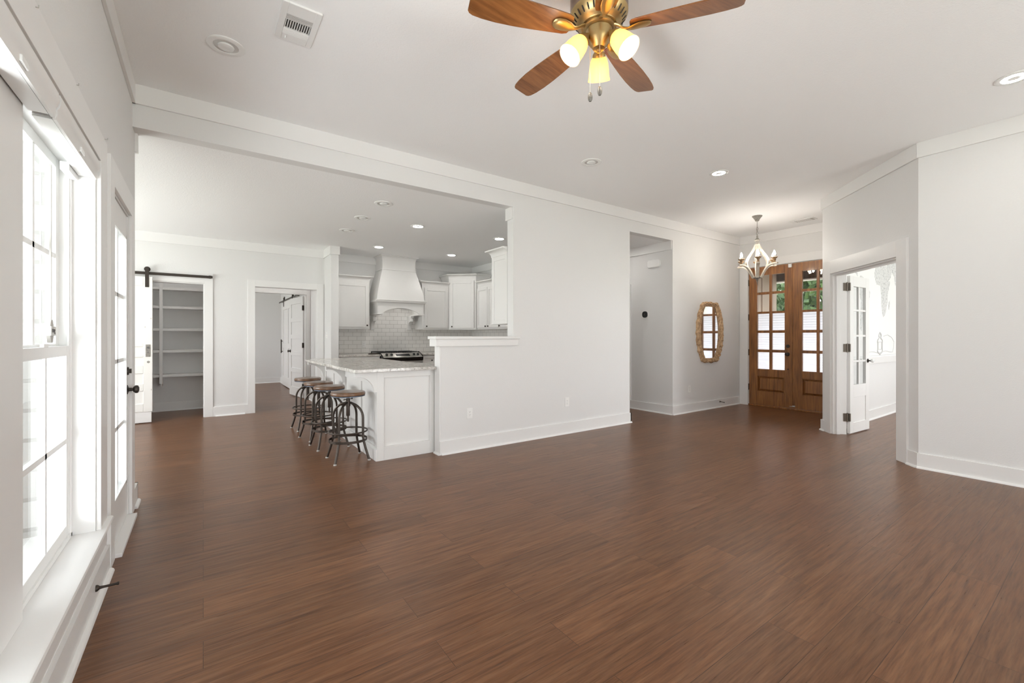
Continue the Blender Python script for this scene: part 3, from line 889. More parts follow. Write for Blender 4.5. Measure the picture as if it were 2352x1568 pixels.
for z in (0.215, 1.09, 1.86):
    hb = MB()
    a_ = D(1.444, 0.095, 0); pv = D(1.441, 0.163, 0)
    dbox(hb, 1.4405, 1.4441, 0.118, 0.160, z - 0.05, z + 0.05)
    hb.cyl((pv.x, pv.y, z - 0.055), (pv.x, pv.y, z + 0.055), 0.008, n=10)
    ho = hb.build('hinge', M_HINGE, d); ho.matrix_parent_inverse = di
    l_ = MB(); l_.box(-0.0025, -0.0178, z - 0.05, -0.0002, 0.0178, z + 0.05); l_.box(-0.008, -0.0205, z - 0.05, 0.012, -0.0177, z + 0.05); l_.build('hinge', M_HINGE, d)

Xl = lambda lon: 8.47 + lon * 0.0108
Zl = lambda lat: 1.967 + lat * 0.0122
t = thing('map_mural', 'large pale grey world map mural covering the study wall above the chair rail', 'mural', (8.9, 2.22, 0.93))
MB().box(7.0, 2.217, 0.93, 11.1, 2.2199, 3.03).build('mural_sheet', M_PAPER, t, t.location)
LANDS = [
    [(-17, 15), (-16, 22), (-9, 31), (-5, 36), (10, 37), (11, 33), (20, 31), (32, 31), (35, 28), (38, 20), (43, 12), (51, 12), (47, 5), (41, -3), (39, -8), (40, -16), (35, -22), (32, -28), (25, -34), (19, -35), (15, -27), (12, -17), (13, -8), (9, 0), (8, 5), (-4, 5), (-9, 5), (-14, 10)],
    [(-78, 8), (-72, 12), (-62, 10), (-52, 5), (-50, 0), (-35, -6), (-39, -16), (-48, -26), (-57, -35), (-65, -42), (-68, -54), (-74, -50), (-72, -30), (-70, -18), (-80, -5)],
    [(-10, 37), (-9, 43), (-1, 46), (-4, 48), (5, 52), (8, 57), (5, 61), (14, 68), (26, 71), (42, 67), (60, 70), (80, 73), (110, 75), (140, 72), (178, 68), (162, 58), (142, 53), (130, 42), (122, 38), (121, 30), (108, 20), (103, 8), (98, 16), (90, 22), (80, 14), (77, 8), (72, 20), (60, 25), (52, 17), (44, 13), (36, 30), (36, 37), (27, 37), (22, 37), (18, 41), (12, 44), (17, 39), (8, 44), (0, 39), (-5, 36)],
    [(-165, 66), (-140, 70), (-110, 72), (-85, 73), (-65, 60), (-56, 52), (-66, 45), (-75, 37), (-81, 27), (-90, 30), (-97, 25), (-95, 18), (-87, 20), (-84, 10), (-95, 15), (-107, 24), (-117, 33), (-124, 45), (-135, 58), (-155, 58)],
    [(-54, 60), (-45, 60), (-22, 70), (-18, 80), (-40, 83), (-60, 78)],
    [(44, -16), (49, -13), (50, -16), (47, -25), (44, -24)],
    [(114, -22), (122, -17), (131, -12), (137, -16), (142, -11), (153, -27), (149, -38), (138, -34), (129, -32), (115, -34)],
]
rnd = random.Random(5)
for poly in LANDS:
    pts = []
    for i, (a, b) in enumerate(poly):
        c, e = poly[(i + 1) % len(poly)]
        for k in range(5):
            f = k / 5; pts.append((Xl(a + (c - a) * f + rnd.uniform(-.8, .8)), Zl(b + (e - b) * f + rnd.uniform(-.7, .7))))
    pts = [(min(max(x, 7.02), 11.08), min(max(z, 0.95), 3.02)) for x, z in pts]
    m_ = MB()
    lo = [m_.bm.verts.new((x, 2.2145, z)) for x, z in pts]
    e_ = [m_.bm.edges.new((lo[i], lo[(i + 1) % len(lo)])) for i in range(len(lo))]
    bmesh.ops.triangle_fill(m_.bm, edges=e_, use_beauty=True)
    r_ = bmesh.ops.extrude_face_region(m_.bm, geom=m_.bm.faces[:])
    for v in r_['geom']:
        if isinstance(v, bmesh.types.BMVert): v.co.y += 0.0026
    m_.build('landmass', M_MAP, t, t.location)
# cartouche on the map
m_ = MB()
for sc_, a0 in ((1.0, 0),):
    pts = [(0, 0.33), (0.035, 0.31), (0.05, 0.28), (0.03, 0.25), (0.05, 0.235), (0.10, 0.22), (0.115, 0.19), (0.105, 0.16), (0.105, 0.08), (0.115, 0.05), (0.09, 0.025), (0.04, 0.01), (0, -0.01)]
    ring = pts + [(-u, v) for u, v in pts[-2:0:-1]]
    m_.tube([(8.521 + u, 2.2155, 0.965 + v) for u, v in ring], 0.010, 6, closed=True)
    m_.tube([(8.521 + u, 2.2155, 0.965 + v) for u, v in ((-0.075, 0.07), (0.075, 0.07), (0.075, 0.185), (-0.075, 0.185))], 0.006, 6, closed=True)
m_.build('cartouche', M_MAPLINE, t, t.location)
m_ = MB()
m_.tube([(8.0 + 0.05 * k, 2.2165, 0.995 + 0.012 * sin(k * .5)) for k in range(24)] + [(9.2, 2.2165, 1.05), (9.22, 2.2165, 1.15), (9.1, 2.2165, 1.22), (8.9, 2.2165, 1.26), (8.7, 2.2165, 1.24)], 0.005, 5)
m_.tube([(7.4 + 0.1 * k, 2.2165, 0.945) for k in range(30)], 0.004, 5)
m_.build('map_border', M_MAPLINE, t, t.location)


# ------------------------------------------------------------------ outlets, switch, thermostat, chime
def plate(name, label, cat, p, n, kind, group=None, m=None):
    """p centre on the wall face, n wall normal ('-y', '-x')"""
    t = thing(name, label, cat, p, 0 if n == '-y' else -R90, group)
    b = MB(); b.prism([(-0.035, -0.058), (0.035, -0.058), (0.035, 0.058), (-0.035, 0.058)], 0, 0.006, lambda u, v, q: (u, -q, v))
    b.build('cover_plate', m or M_OUTLET, t, bevel=0.003)
    if kind == 'outlet':
        b = MB(); b.prism([(-0.017, -0.034), (0.017, -0.034), (0.017, 0.034), (-0.017, 0.034)], 0.004, 0.0075, lambda u, v, q: (u, -q, v))
        so = b.build('socket', m or M_OUTLET, t, bevel=0.002)
        b = MB()
        for zc in (-0.017, 0.017):
            b.box(-0.008, -0.0082, zc, -0.006, -0.0070, zc + 0.009).box(0.006, -0.0082, zc, 0.008, -0.0070, zc + 0.008).box(-0.002, -0.0082, zc - 0.010, 0.002, -0.0070, zc - 0.005)
        b.build('socket_slots', M_SLOT, so)
    else:
        MB().box(-0.005, -0.017, -0.011, 0.005, -0.005, 0.013).build('toggle', m or M_OUTLET, t, bevel=0.002)
    return t


plate('power_outlet', 'white power outlet low on the long wall, nearer the peninsula', 'outlet', (2.363, YN, 0.398), '-y', 'outlet', 'outlets low on the walls')
plate('power_outlet', 'white power outlet low on the long wall, nearer the hallway opening', 'outlet', (3.785, YN, 0.398), '-y', 'outlet', 'outlets low on the walls')
plate('power_outlet', 'white power outlet under the mirror in the entry', 'outlet', (6.468, YN, 0.379), '-y', 'outlet', 'outlets low on the walls')
plate('power_outlet', 'white power outlet set in the subway tile left of the range', 'outlet', (2.466, 8.311, 1.085), '-y', 'outlet')
plate('power_outlet', 'white power outlet below the chair rail in the study', 'outlet', (9.50, 2.22, 0.397), '-y', 'outlet')
plate('light_switch', 'white light switch on the wing wall beside the passage doorway', 'switch', (1.735, 7.954, 1.253), '-x', 'switch')
t = thing('thermostat', 'white thermostat with a dark round face on the hall wall', 'thermostat', (6.02, 4.65, 1.60))
M_XF = Matrix.Rotation(-R90, 4, 'Y')
def rounded(w, h, r, n=6):
    return [(sx * (w / 2 - r) + r * cos(a), sy * (h / 2 - r) + r * sin(a)) for sx, sy, a0 in ((1, 1, 0), (-1, 1, pi / 2), (-1, -1, pi), (1, -1, 3 * pi / 2)) for a in [a0 + k * pi / 2 / n for k in range(n + 1)]]
MB().prism(rounded(0.135, 0.135, 0.04), 0, 0.012, lambda u, v, q: (-q, u, v)).build('wall_plate', M_VINYL, t, bevel=0.002)
MB().prism(rounded(0.10, 0.105, 0.04), 0.012, 0.028, lambda u, v, q: (-q, u, v)).build('thermostat_face', M_BLACK, t, bevel=0.003)
MB().prism(rounded(0.03, 0.03, 0.012), 0.028, 0.029, lambda u, v, q: (-q, u, v)).build('display', M_DARK, t)
t = thing('door_chime', 'white rounded door chime box high on the hall wall', 'chime', (6.02, 4.47, 2.42))
MB().prism(rounded(0.24, 0.125, 0.035), 0, 0.038, lambda u, v, q: (-q, u, v)).build('chime_cover', M_VINYL, t, bevel=0.006)
MB().prism(rounded(0.20, 0.02, 0.008), 0.037, 0.041, lambda u, v, q: (-q, u, v - 0.045)).build('grille', M_VINYL, t)

# ------------------------------------------------------------------ carved mirror
def outline(wt, wm, h, n=72):
    """elongated octagon, half widths wt at the ends and wm in the middle"""
    pts = []
    key = [(0, h), (wt, h * 0.985), (wt + (wm - wt) * 0.30, h * 0.86), (wt + (wm - wt) * 0.72, h * 0.60), (wm * 0.985, h * 0.28), (wm, 0)]
    q = key + [(a, -b) for a, b in key[-2::-1]]
    full = q + [(-a, b) for a, b in q[-2:0:-1]]
    tot = [0]
    for i in range(len(full)):
        a, b = full[i], full[(i + 1) % len(full)]; tot.append(tot[-1] + sqrt((a[0] - b[0]) ** 2 + (a[1] - b[1]) ** 2))
    for k in range(n):
        s_ = tot[-1] * k / n
        i = max(j for j in range(len(full)) if tot[j] <= s_)
        f = (s_ - tot[i]) / (tot[i + 1] - tot[i]); a, b = full[i], full[(i + 1) % len(full)]
        pts.append((a[0] + (b[0] - a[0]) * f, a[1] + (b[1] - a[1]) * f))
    return pts


t = thing('wall_mirror', 'tall eight-sided mirror in a carved pale wooden frame on the entry wall', 'mirror', (7.05, YN, 1.305))
NS = 240
o1, o0 = outline(0.215, 0.395, 0.515, NS), outline(0.145, 0.272, 0.44, NS)
fr = MB(); rings = []
prof = [(0.0, 0.0), (0.0, 0.022), (0.14, 0.026), (0.30, 0.036), (0.44, 0.032), (0.54, 0.044), (0.68, 0.052), (0.80, 0.044), (0.90, 0.040), (1.0, 0.022), (1.0, 0.0)]
for k in range(NS):
    a = 2 * pi * k / NS
    wob = 0.007 * sin(19 * a) + 0.005 * sin(31 * a + 1)
    ring = []
    for i, (f, dpt) in enumerate(prof):
        tw = 0.009 * sin(34 * a + i * 1.7) if 1 < i < 9 else 0
        u = o0[k][0] + (o1[k][0] - o0[k][0]) * f; v = o0[k][1] + (o1[k][1] - o0[k][1]) * f
        nl = sqrt(u * u + v * v); e_ = wob * f
        ring.append((u + u / nl * e_, -(dpt + tw) if dpt > 0 else 0.0, v + v / nl * e_))
    rings.append(ring)
rv = [[fr.bm.verts.new(p) for p in q] for q in rings]
for k in range(NS):
    a, b = rv[k], rv[(k + 1) % NS]
    for i in range(len(prof) - 1): fr.face([a[i], a[i + 1], b[i + 1], b[i]])
fr.build('carved_frame', M_CARVED, t, smooth=60)
MB().prism(outline(0.165, 0.295, 0.46, 96), 0.006, 0.012, lambda u, v, q: (u, -q, v)).build('mirror_glass', M_MIRROR, t)
# ------------------------------------------------------------------ recessed lights
def can(lit):
    t = thing('recessed_light', '', 'light')
    if lit:
        MB().lathe([(0.072, 0.0), (0.098, 0.0), (0.098, -0.004), (0.092, -0.007), (0.074, -0.006)], n=40).build('trim_ring', M_VINYL, t)
        MB().lathe([(0, -0.004), (0.05, -0.007), (0.074, -0.0055), (0.074, 0.0), (0, 0.0)], n=40).build('lit_lens', M_LED, t)
    else:
        r = MB()
        rings = [[(rr * cos(2 * pi * i / 40), rr * sin(2 * pi * i / 40), z) for i in range(40)] for rr, z in ((0.102, -0.0005), (0.102, -0.005), (0.095, -0.009), (0.070, -0.008), (0.068, -0.001))]
        r.loft(rings, caps=False); r.build('trim_ring', M_VINYL, t)
        MB().loft([[(rr * cos(2 * pi * i / 32), rr * sin(2 * pi * i / 32), z) for i in range(32)] for rr, z in ((0.070, -0.006), (0.066, -0.0015), (0.030, -0.001))], caps=False).build('baffle', M_LTGREY, t)
        MB().lathe([(0, -0.020), (0.024, -0.019), (0.042, -0.013), (0.045, -0.007), (0.041, -0.001), (0, -0.001)], n=32).build('bulb', M_BULB_OFF, t)
    return t


first = {}
for lit, x, y, z, lb in (
    (False, 0.116, 3.257, H1, 'unlit recessed light at the upper left beside the ceiling vent'),
    (False, 3.296, 3.229, H1, 'unlit recessed light on the high ceiling beyond the fan'),
    (True, 4.671, 2.626, H1, 'lit recessed light on the high ceiling in front of the entry'),
    (True, 4.644, 0.462, H1, 'lit recessed light at the right edge of the photo'),
    (False, 1.671, 4.883, H2, 'unlit recessed light over the bar, nearest of the three in a row'),
    (False, 1.655, 5.627, H2, 'unlit recessed light over the bar, middle of the three in a row'),
    (False, 1.667, 6.412, H2, 'unlit recessed light over the bar, farthest of the three in a row'),
    (True, 2.401, 5.622, H2, 'lit kitchen light nearest the living room, left of the pair'),
    (True, 3.731, 5.609, H2, 'lit kitchen light beside the wall end above the tall right cabinet'),
    (True, 2.416, 7.301, H2, 'lit kitchen light just above the left side of the range hood'),
    (True, 3.753, 7.243, H2, 'lit kitchen light between the range hood and the corner cabinet'),
    (True, -0.35, 8.42, H2, 'added lit recessed light, out of view inside the pantry, above its shelves'),  # added out of view to brighten the pantry
    (True, 1.15, 8.75, H2, 'added lit recessed light, out of view in the short passage before the far room'),  # added out of view to brighten the passage and its door header
    (True, 5.45, 5.0, H2, 'lit recessed light inside the hallway, shining on its wall'),
):
    if lit not in first: first[lit] = o = can(lit)
    else: o = copy_tree(first[lit])
    o.location = (x, y, z); o['label'] = lb; o['group'] = 'recessed ceiling lights'

# ------------------------------------------------------------------ ceiling vents
t = thing('ceiling_vent', 'white square air vent grille on the ceiling beside the unlit light, upper left', 'vent', (0.45, 2.79, H1))
f = MB(); grid(lambda a, b, c, e: f.box(a, c, -0.012, b, e, 0), -0.10, 0.10, -0.17, 0.17, [(-0.068, 0.068)], [(-0.075, 0.055)])
fo = f.build('vent_frame', M_VINYL, t, bevel=0.002)
MB().box(-0.068, -0.075, -0.003, 0.068, 0.055, -0.0005).build('dark_opening', M_DARK, t)
f = MB()
for k in range(11): f.box(-0.0655 + k * 0.0125, -0.035, -0.0115, -0.0615 + k * 0.0125, 0.055, -0.003)
f.box(-0.068, -0.035, -0.0115, 0.068, -0.028, -0.002)
f.build('grille_fins', M_VINYL, t)
f = MB()
for k in range(5): f.box(-0.068, -0.073 + k * 0.0085, -0.0115, 0.068, -0.069 + k * 0.0085, -0.007)
for k in range(6): f.box(-0.06 + k * 0.024, -0.075, -0.009, -0.057 + k * 0.024, -0.035, -0.005)
f.build('damper_bars', M_LTGREY, t)
f = MB()
for k in range(6): f.box(-0.068, 0.062 + k * 0.009, -0.0135, 0.068, 0.065 + k * 0.009, -0.0118)
f.build('louvre_ribs', M_VINYL, fo)
MB().box(-0.052, 0.128, -0.026, -0.046, 0.142, -0.012).build('damper_lever', M_VINYL, t, bevel=0.001)
t = thing('ceiling_vent', 'white air vent on the entry ceiling near the front doors', 'vent', (7.62, 2.93, H1))
MB().box(-0.09, -0.17, -0.010, 0.09, 0.17, 0).build('vent_frame', M_VINYL, t, bevel=0.003)
f = MB()
for k in range(9): f.box(-0.062, -0.12 + k * 0.026, -0.0135, 0.062, -0.112 + k * 0.026, -0.0102)
f.build('grille_fins', M_LTGREY, t)
MB().box(-0.06, -0.15, -0.0125, 0.06, -0.122, -0.0102).build('dark_opening', M_GREYPL, t)

# ------------------------------------------------------------------ ceiling fan
FC = (1.622, 1.536, H1)
t = thing('ceiling_fan', 'bronze and brass ceiling fan with five walnut blades and three glowing glass shades', 'ceiling fan', FC)
zf = lambda z: z - H1
MB().lathe([(0, 0), (0.085, 0), (0.09, -0.03), (0.10, -0.05), (0.135, -0.075), (0.143, -0.105), (0.143, -0.185), (0.141, -0.200)], n=56).build('motor_housing', mat('aged_bronze_motor', (0.26, 0.19, 0.15), 0.3, 0.85), t)
v_ = MB(); v_.lathe([(0.143, -0.199), (0.141, -0.210), (0.104, -0.252), (0.090, -0.259), (0.088, -0.262), (0, -0.262)], n=56).build('vent_skirt', M_BRASS, t)
v_ = MB()
for k in range(28):
    a = 2 * pi * (k + .5) / 28
    c0 = Vector((0.1325 * cos(a), 0.1325 * sin(a), -0.2195)); c1 = Vector((0.1130 * cos(a), 0.1130 * sin(a), -0.2418))
    v_.tube([c0, c0.lerp(c1, .5), c1], [0.003, 0.0042, 0.003], 8)
v_.build('vent_slots', M_DARK, t)
hub = MB(); hub.lathe([(0, -0.258), (0.070, -0.258), (0.078, -0.264), (0.078, -0.272), (0.072, -0.277), (0.058, -0.279), (0, -0.279)], n=48); hub.build('flywheel', M_BRASS, t)
hb = MB(); hb.lathe([(0, -0.277), (0.060, -0.278), (0.064, -0.283), (0.062, -0.290), (0.062, -0.315), (0.056, -0.335), (0.036, -0.362), (0.030, -0.372), (0.012, -0.378), (0.010, -0.39), (0, -0.392)], n=48); hb.build('switch_housing', M_BRASS, t)


def blade_parts(ang):
    RZ = Matrix.Rotation(ang, 4, 'Z'); pitch = Matrix.Rotation(radians(12), 4, 'X')
    prof = [(0.150, 0.030), (0.158, 0.046), (0.18, 0.054), (0.25, 0.060), (0.34, 0.067), (0.43, 0.072), (0.52, 0.073), (0.59, 0.069), (0.635, 0.062), (0.652, 0.054), (0.66, 0.043)]
    poly = prof + [(r, -w_) for r, w_ in prof[::-1]]
    M = Matrix.Translation((0, 0, -0.285)) @ RZ @ pitch
    b = MB(); b.prism(poly, -0.003, 0.003, lambda u, v, q: M @ Vector((u, v, q)))
    bo = b.build('blade', M_BLADE, t, bevel=0.001)
    # iron: arm + oval pad
    a_ = MB()
    rings = []
    for r, z, hw, th in ((0.066, 0.022, 0.013, 0.008), (0.095, 0.010, 0.013, 0.008), (0.120, -0.008, 0.011, 0.007), (0.142, -0.016, 0.014, 0.006), (0.165, -0.014, 0.026, 0.007), (0.195, -0.011, 0.032, 0.007), (0.225, -0.010, 0.030, 0.007), (0.243, -0.009, 0.020, 0.006), (0.250, -0.008, 0.008, 0.004)):
        rings.append([M @ Vector((r, hw * cos(k * pi / 5), z + th * sin(k * pi / 5))) for k in range(10)])
    a_.loft(rings)
    a_.build('blade_iron', M_BRASS, bo)


for k in range(5): blade_parts(radians(18 + 72 * k))
camdir = math.atan2(-FC[1], -FC[0])
for da in (60, -60, 180):
    a = camdir + radians(da)
    dx, dy = cos(a), sin(a)
    arm = MB(); arm.tube([(dx * r, dy * r, z) for r, z in ((0.045, -0.315), (0.058, -0.315), (0.068, -0.320), (0.076, -0.330))], 0.011, 12)
    ao = arm.build('lamp_arm', M_BRASS, t)
    tilt = radians(38)
    ax = Vector((dx * sin(tilt), dy * sin(tilt), -cos(tilt)))
    q = ax.to_track_quat('Z', 'Y').to_matrix().to_4x4()
    bs = Vector((dx * 0.070, dy * 0.070, -0.322))
    MB().lathe([(0, -0.004), (0.014, -0.002), (0.020, 0.012), (0.032, 0.028), (0.034, 0.040), (0.030, 0.044), (0, 0.044)], bs, 28, q).build('lamp_holder', M_BRASS, ao)
    sh = MB()
    pr = [(0.030, 0.036), (0.040, 0.050), (0.047, 0.072), (0.051, 0.100), (0.0535, 0.130), (0.058, 0.150)]
    rings = [[bs + (q @ Vector((r * cos(2 * pi * i / 36), r * sin(2 * pi * i / 36), z))) for i in range(36)] for r, z in pr + [(r - 0.0025, z) for r, z in pr[::-1]]]
    sh.loft(rings, caps=False)
    so = sh.build('lamp_shade', M_SHADE, t)
    pl = bpy.data.lights.new('fan_bulb_light', 'POINT'); pl.energy = 3.0; pl.shadow_soft_size = 0.04; pl.color = (1, 0.93, 0.82)
    po = bpy.data.objects.new('fan_bulb_light', pl); COL.objects.link(po); po.parent = t; po.location = bs + (q @ Vector((0, 0, 0.17)))
    MB().lathe([(0, 0.046), (0.013, 0.048), (0.014, 0.062), (0.024, 0.085), (0.027, 0.102), (0.021, 0.119), (0, 0.127)], bs, 20, q).build('bulb', M_BULB_FAN, so)
vr = Vector((cos(camdir + pi / 2), sin(camdir + pi / 2), 0)); vc = Vector((cos(camdir), sin(camdir), 0))
for ofs, fw, zb in ((-0.043, 0.02, 2.405), (0.004, 0.03, 2.425)):
    p = vr * ofs + vc * fw
    zb -= H1
    c_ = MB(); c_.tube([p + Vector((0, 0, -0.36)), p + Vector((0, 0, zb + 0.04))], 0.0014, 6)
    for k in range(60):
        z = -0.37 - k * 0.005
        if z > zb + 0.045: c_.lathe([(0, -0.0018), (0.0021, 0), (0, 0.0018)], p + Vector((0, 0, z)), 6)
    co = c_.build('pull_chain', M_GREYPL, t)
    MB().lathe([(0, 0), (0.006, 0.001), (0.010, 0.008), (0.0115, 0.02), (0.010, 0.036), (0.006, 0.044), (0, 0.046)], p + Vector((0, 0, zb)), 16).build('fob', M_FOB, co)

# ------------------------------------------------------------------ chandelier
CC = (6.812, 3.231, H1)
t = thing('chandelier', 'whitewashed wood chandelier with six glowing candle bulbs before the front doors', 'chandelier', CC)
MB().lathe([(0, 0), (0.070, 0), (0.068, -0.008), (0.050, -0.030), (0.034, -0.055), (0.026, -0.075), (0.010, -0.082), (0, -0.083)], n=32).build('ceiling_canopy', M_DISTRESS_GREY, t)
MB().tube([(0, 0, -0.08), (0, 0, -0.18)], 0.004, 8).build('stem_rod', M_DISTRESS_GREY, t)
c_ = MB()
for k in range(4):
    zc = -0.193 - k * 0.032; ww, hh = 0.011, 0.020
    ring = [(ww * cos(a) if k % 2 else 0, 0 if k % 2 else ww * cos(a), zc + hh * sin(a)) for a in [2 * pi * i / 16 for i in range(16)]]
    c_.tube(ring, 0.003, 6, closed=True)
c_.build('chain', M_DISTRESS_GREY, t)
MB().lathe([(0, -0.29), (0.010, -0.295), (0.014, -0.315), (0.010, -0.325), (0.018, -0.335), (0.030, -0.352), (0.042, -0.362), (0.038, -0.372), (0.026, -0.378), (0.026, -0.395), (0.031, -0.402), (0.031, -0.43), (0.02, -0.44), (0, -0.44)], n=28).build('turned_hub', M_DISTRESS_GREY, t)
base_a = math.atan2(-CC[1], -CC[0])


def strap(b, pts, th, wd, a):
    """flat wooden strap along (r, z) points in the vertical plane at angle a"""
    u = Vector((cos(a), sin(a), 0)); v = Vector((-sin(a), cos(a), 0)); k = len(pts); rings = []
    for i, (r, z) in enumerate(pts):
        r0, z0 = pts[max(i - 1, 0)]; r1, z1 = pts[min(i + 1, k - 1)]
        d_ = Vector((r1 - r0, z1 - z0)).normalized(); n_ = Vector((-d_.y, d_.x))
        c = u * r + Vector((0, 0, z)); nn = u * n_.x + Vector((0, 0, n_.y))
        rings.append([c + nn * th / 2 + v * wd / 2, c + nn * th / 2 - v * wd / 2, c - nn * th / 2 - v * wd / 2, c - nn * th / 2 + v * wd / 2])
    b.loft(rings)


def bez(p, n=10):
    out = []
    for k in range(n + 1):
        s_ = k / n; out.append(tuple(((1 - s_) ** 3) * p[0][i] + 3 * s_ * (1 - s_) ** 2 * p[1][i] + 3 * s_ * s_ * (1 - s_) * p[2][i] + s_ ** 3 * p[3][i] for i in (0, 1)))
    return out


for k in range(6):
    a = base_a + k * pi / 3 + 0.05
    b = MB()
    strap(b, bez([(0.020, -0.425), (0.040, -0.50), (0.125, -0.60), (0.155, -0.665)], 10) + bez([(0.155, -0.665), (0.170, -0.70), (0.170, -0.73), (0.150, -0.765)], 5)[1:], 0.018, 0.042, a)
    strap(b, bez([(0.290, -0.742), (0.23, -0.738), (0.17, -0.742), (0.125, -0.81)], 10) + bez([(0.125, -0.81), (0.098, -0.85), (0.080, -0.89), (0.058, -0.93)], 8)[1:], 0.020, 0.046, a)
    ao = b.build('wooden_arm', M_WHITEWASH, t)
    cx, cy = 0.245 * cos(a), 0.245 * sin(a)
    c_ = MB(); c_.lathe([(0, -0.728), (0.016, -0.727), (0.020, -0.715), (0.014, -0.705), (0.017, -0.69), (0.028, -0.668), (0.040, -0.655), (0.036, -0.652), (0.012, -0.662), (0.010, -0.65), (0.011, -0.63), (0, -0.63)], (cx, cy, 0), 18)
    for j in range(8):
        b_ = 2 * pi * j / 8; c_.tube([(cx + 0.03 * cos(b_), cy + 0.03 * sin(b_), -0.668), (cx + 0.040 * cos(b_), cy + 0.040 * sin(b_), -0.652), (cx + 0.047 * cos(b_), cy + 0.047 * sin(b_), -0.651)], [0.008, 0.006, 0.002], 6)
    co = c_.build('candle_cup', M_GILT, t)
    MB().lathe([(0, -0.635), (0.009, -0.632), (0.017, -0.612), (0.018, -0.60), (0.012, -0.578), (0.004, -0.556), (0, -0.552)], (cx, cy, 0), 14).build('bulb', M_BULB_CH, co)
MB().lathe([(0, -0.915), (0.058, -0.918), (0.062, -0.928), (0.045, -0.936), (0.018, -0.945), (0.022, -0.958), (0.010, -0.972), (0.014, -0.982), (0.008, -0.992), (0.004, -1.03), (0, -1.045)], n=20).build('finial', M_DISTRESS_GREY, t)

# ------------------------------------------------------------------ kitchen: shaker helpers
def shaker(name, parent, off, fn, u0, u1, z0, z1, m=None, rail=0.055):
    """door: frame with recessed panel; fn(u, depth, z) with depth outward"""
    b = MB()
    def bx(a, c, e, f, d0, d1): b.prism([(a, e), (c, e), (c, f), (a, f)], d0, d1, lambda u, v, q: fn(u, q, v))
    grid(lambda a, c, e, f: bx(a, c, e, f, 0.001, 0.02), u0, u1, z0, z1, [(u0 + rail, u1 - rail)], [(z0 + rail, z1 - rail)])
    bx(u0 + rail, u1 - rail, z0 + rail, z1 - rail, 0.001, 0.010)
    return b.build(name, m or M_CAB, parent, off, 0.0015)


def cab_knob(parent, off, p, n):
    n = Vector(n); q = n.to_track_quat('Z', 'Y').to_matrix().to_4x4()
    MB().lathe([(0, 0), (0.006, 0), (0.005, 0.010), (0.013, 0.014), (0.015, 0.021), (0.010, 0.027), (0, 0.028)], p, 16, q).build('knob', M_BRONZE, parent, off)


def cove(b, path, z, closed=False, proj=0.062, hgt=0.085):
    """crown on a cabinet following the outward-normal path [(x, y, nx, ny)] (mitred points)"""
    pr = [(0, 0), (0.004, 0)] + [(0.004 + (proj - 0.008) * (1 - cos(i * pi / 12)), hgt * 0.08 + hgt * 0.72 * sin(i * pi / 12)) for i in range(7)] + [(proj, hgt * 0.82), (proj, hgt), (0, hgt)]
    rings = [[Vector((x + nx * d_, y + ny * d_, z + h_)) for d_, h_ in pr] for x, y, nx, ny in path]
    b.loft(rings)


def upper_y(name, label, x0, x1, zc, doors, left=True, right=True, group='white upper cabinets', y0=7.97, y1=8.3195 - 0.0085):
    """wall cabinet on the north wall; doors: (u0, u1, knob_u)"""
    t = thing(name, label, 'cabinet', ((x0 + x1) / 2, y1, 1.372), 0, group)
    off = t.location
    MB().box(x0, y0, 1.372, x1, y1, zc).build('cabinet_body', M_CAB, t, off, 0.001)
    for a, c, ku in doors:
        do = shaker('door', t, off, lambda u, d_, v: (u, y0 - d_, v), a, c, 1.405, zc - 0.045)
        if ku: cab_knob(do, off, (ku, y0 - 0.02, 1.435), (0, -1, 0))
    b = MB()
    path = []
    if left: path.append((x0, y1, -1, 0)); path.append((x0, y0, -1, -1))
    else: path.append((x0, y0, 0, -1))
    if right: path.append((x1, y0, 1, -1)); path.append((x1, y1, 1, 0))
    else: path.append((x1, y0, 0, -1))
    cove(b, path, zc)
    b.build('crown_moulding', M_CAB, t, off)
    MB().box(x0 + 0.03, y0 + 0.02, 1.364, x1 - 0.03, y0 + 0.04, 1.372).build('light_rail', M_CAB, t, off)
    return t


upper_y('wall_cabinet', 'white upper cabinet left of the range hood, beside the wing wall', 1.878, 2.466, 2.235, [(1.885, 2.445, 2.415)], left=False)
upper_y('wall_cabinet', 'white upper cabinet between the range hood and the taller corner cabinet', 3.487, 4.066, 2.235, [(3.535, 4.035, 3.57)], right=False)
# corner cabinet
yb = 8.311; xb = 4.811
t = thing('corner_cabinet', 'taller white upper cabinet standing diagonally in the kitchen corner', 'cabinet', (4.6, 8.1, 1.372), 0, 'white upper cabinets')
off = t.location
poly = [(4.07, yb), (4.07, 7.97), (4.47, 7.57), (xb, 7.57), (xb, yb)]
MB().prism(poly, 1.372, 2.405, lambda x, y, z: (x, y, z)).build('cabinet_body', M_CAB, t, off, 0.001)
dl = 0.4 * sqrt(2)
fn = lambda u, d_, v: (4.07 + u * s2 - d_ * s2, 7.97 - u * s2 - d_ * s2, v)
do = shaker('door', t, off, fn, 0.035, dl - 0.035, 1.405, 2.36)
kp = fn(0.075, 0.02, 1.435); cab_knob(do, off, kp, (-s2, -s2, 0))
b = MB(); k8 = math.tan(pi / 8)
cove(b, [(4.07, yb, -1, 0), (4.07, 7.97, -1, -k8), (4.47, 7.57, -k8, -1), (xb, 7.57, 0, -1)], 2.405)
b.build('crown_moulding', M_CAB, t, off)


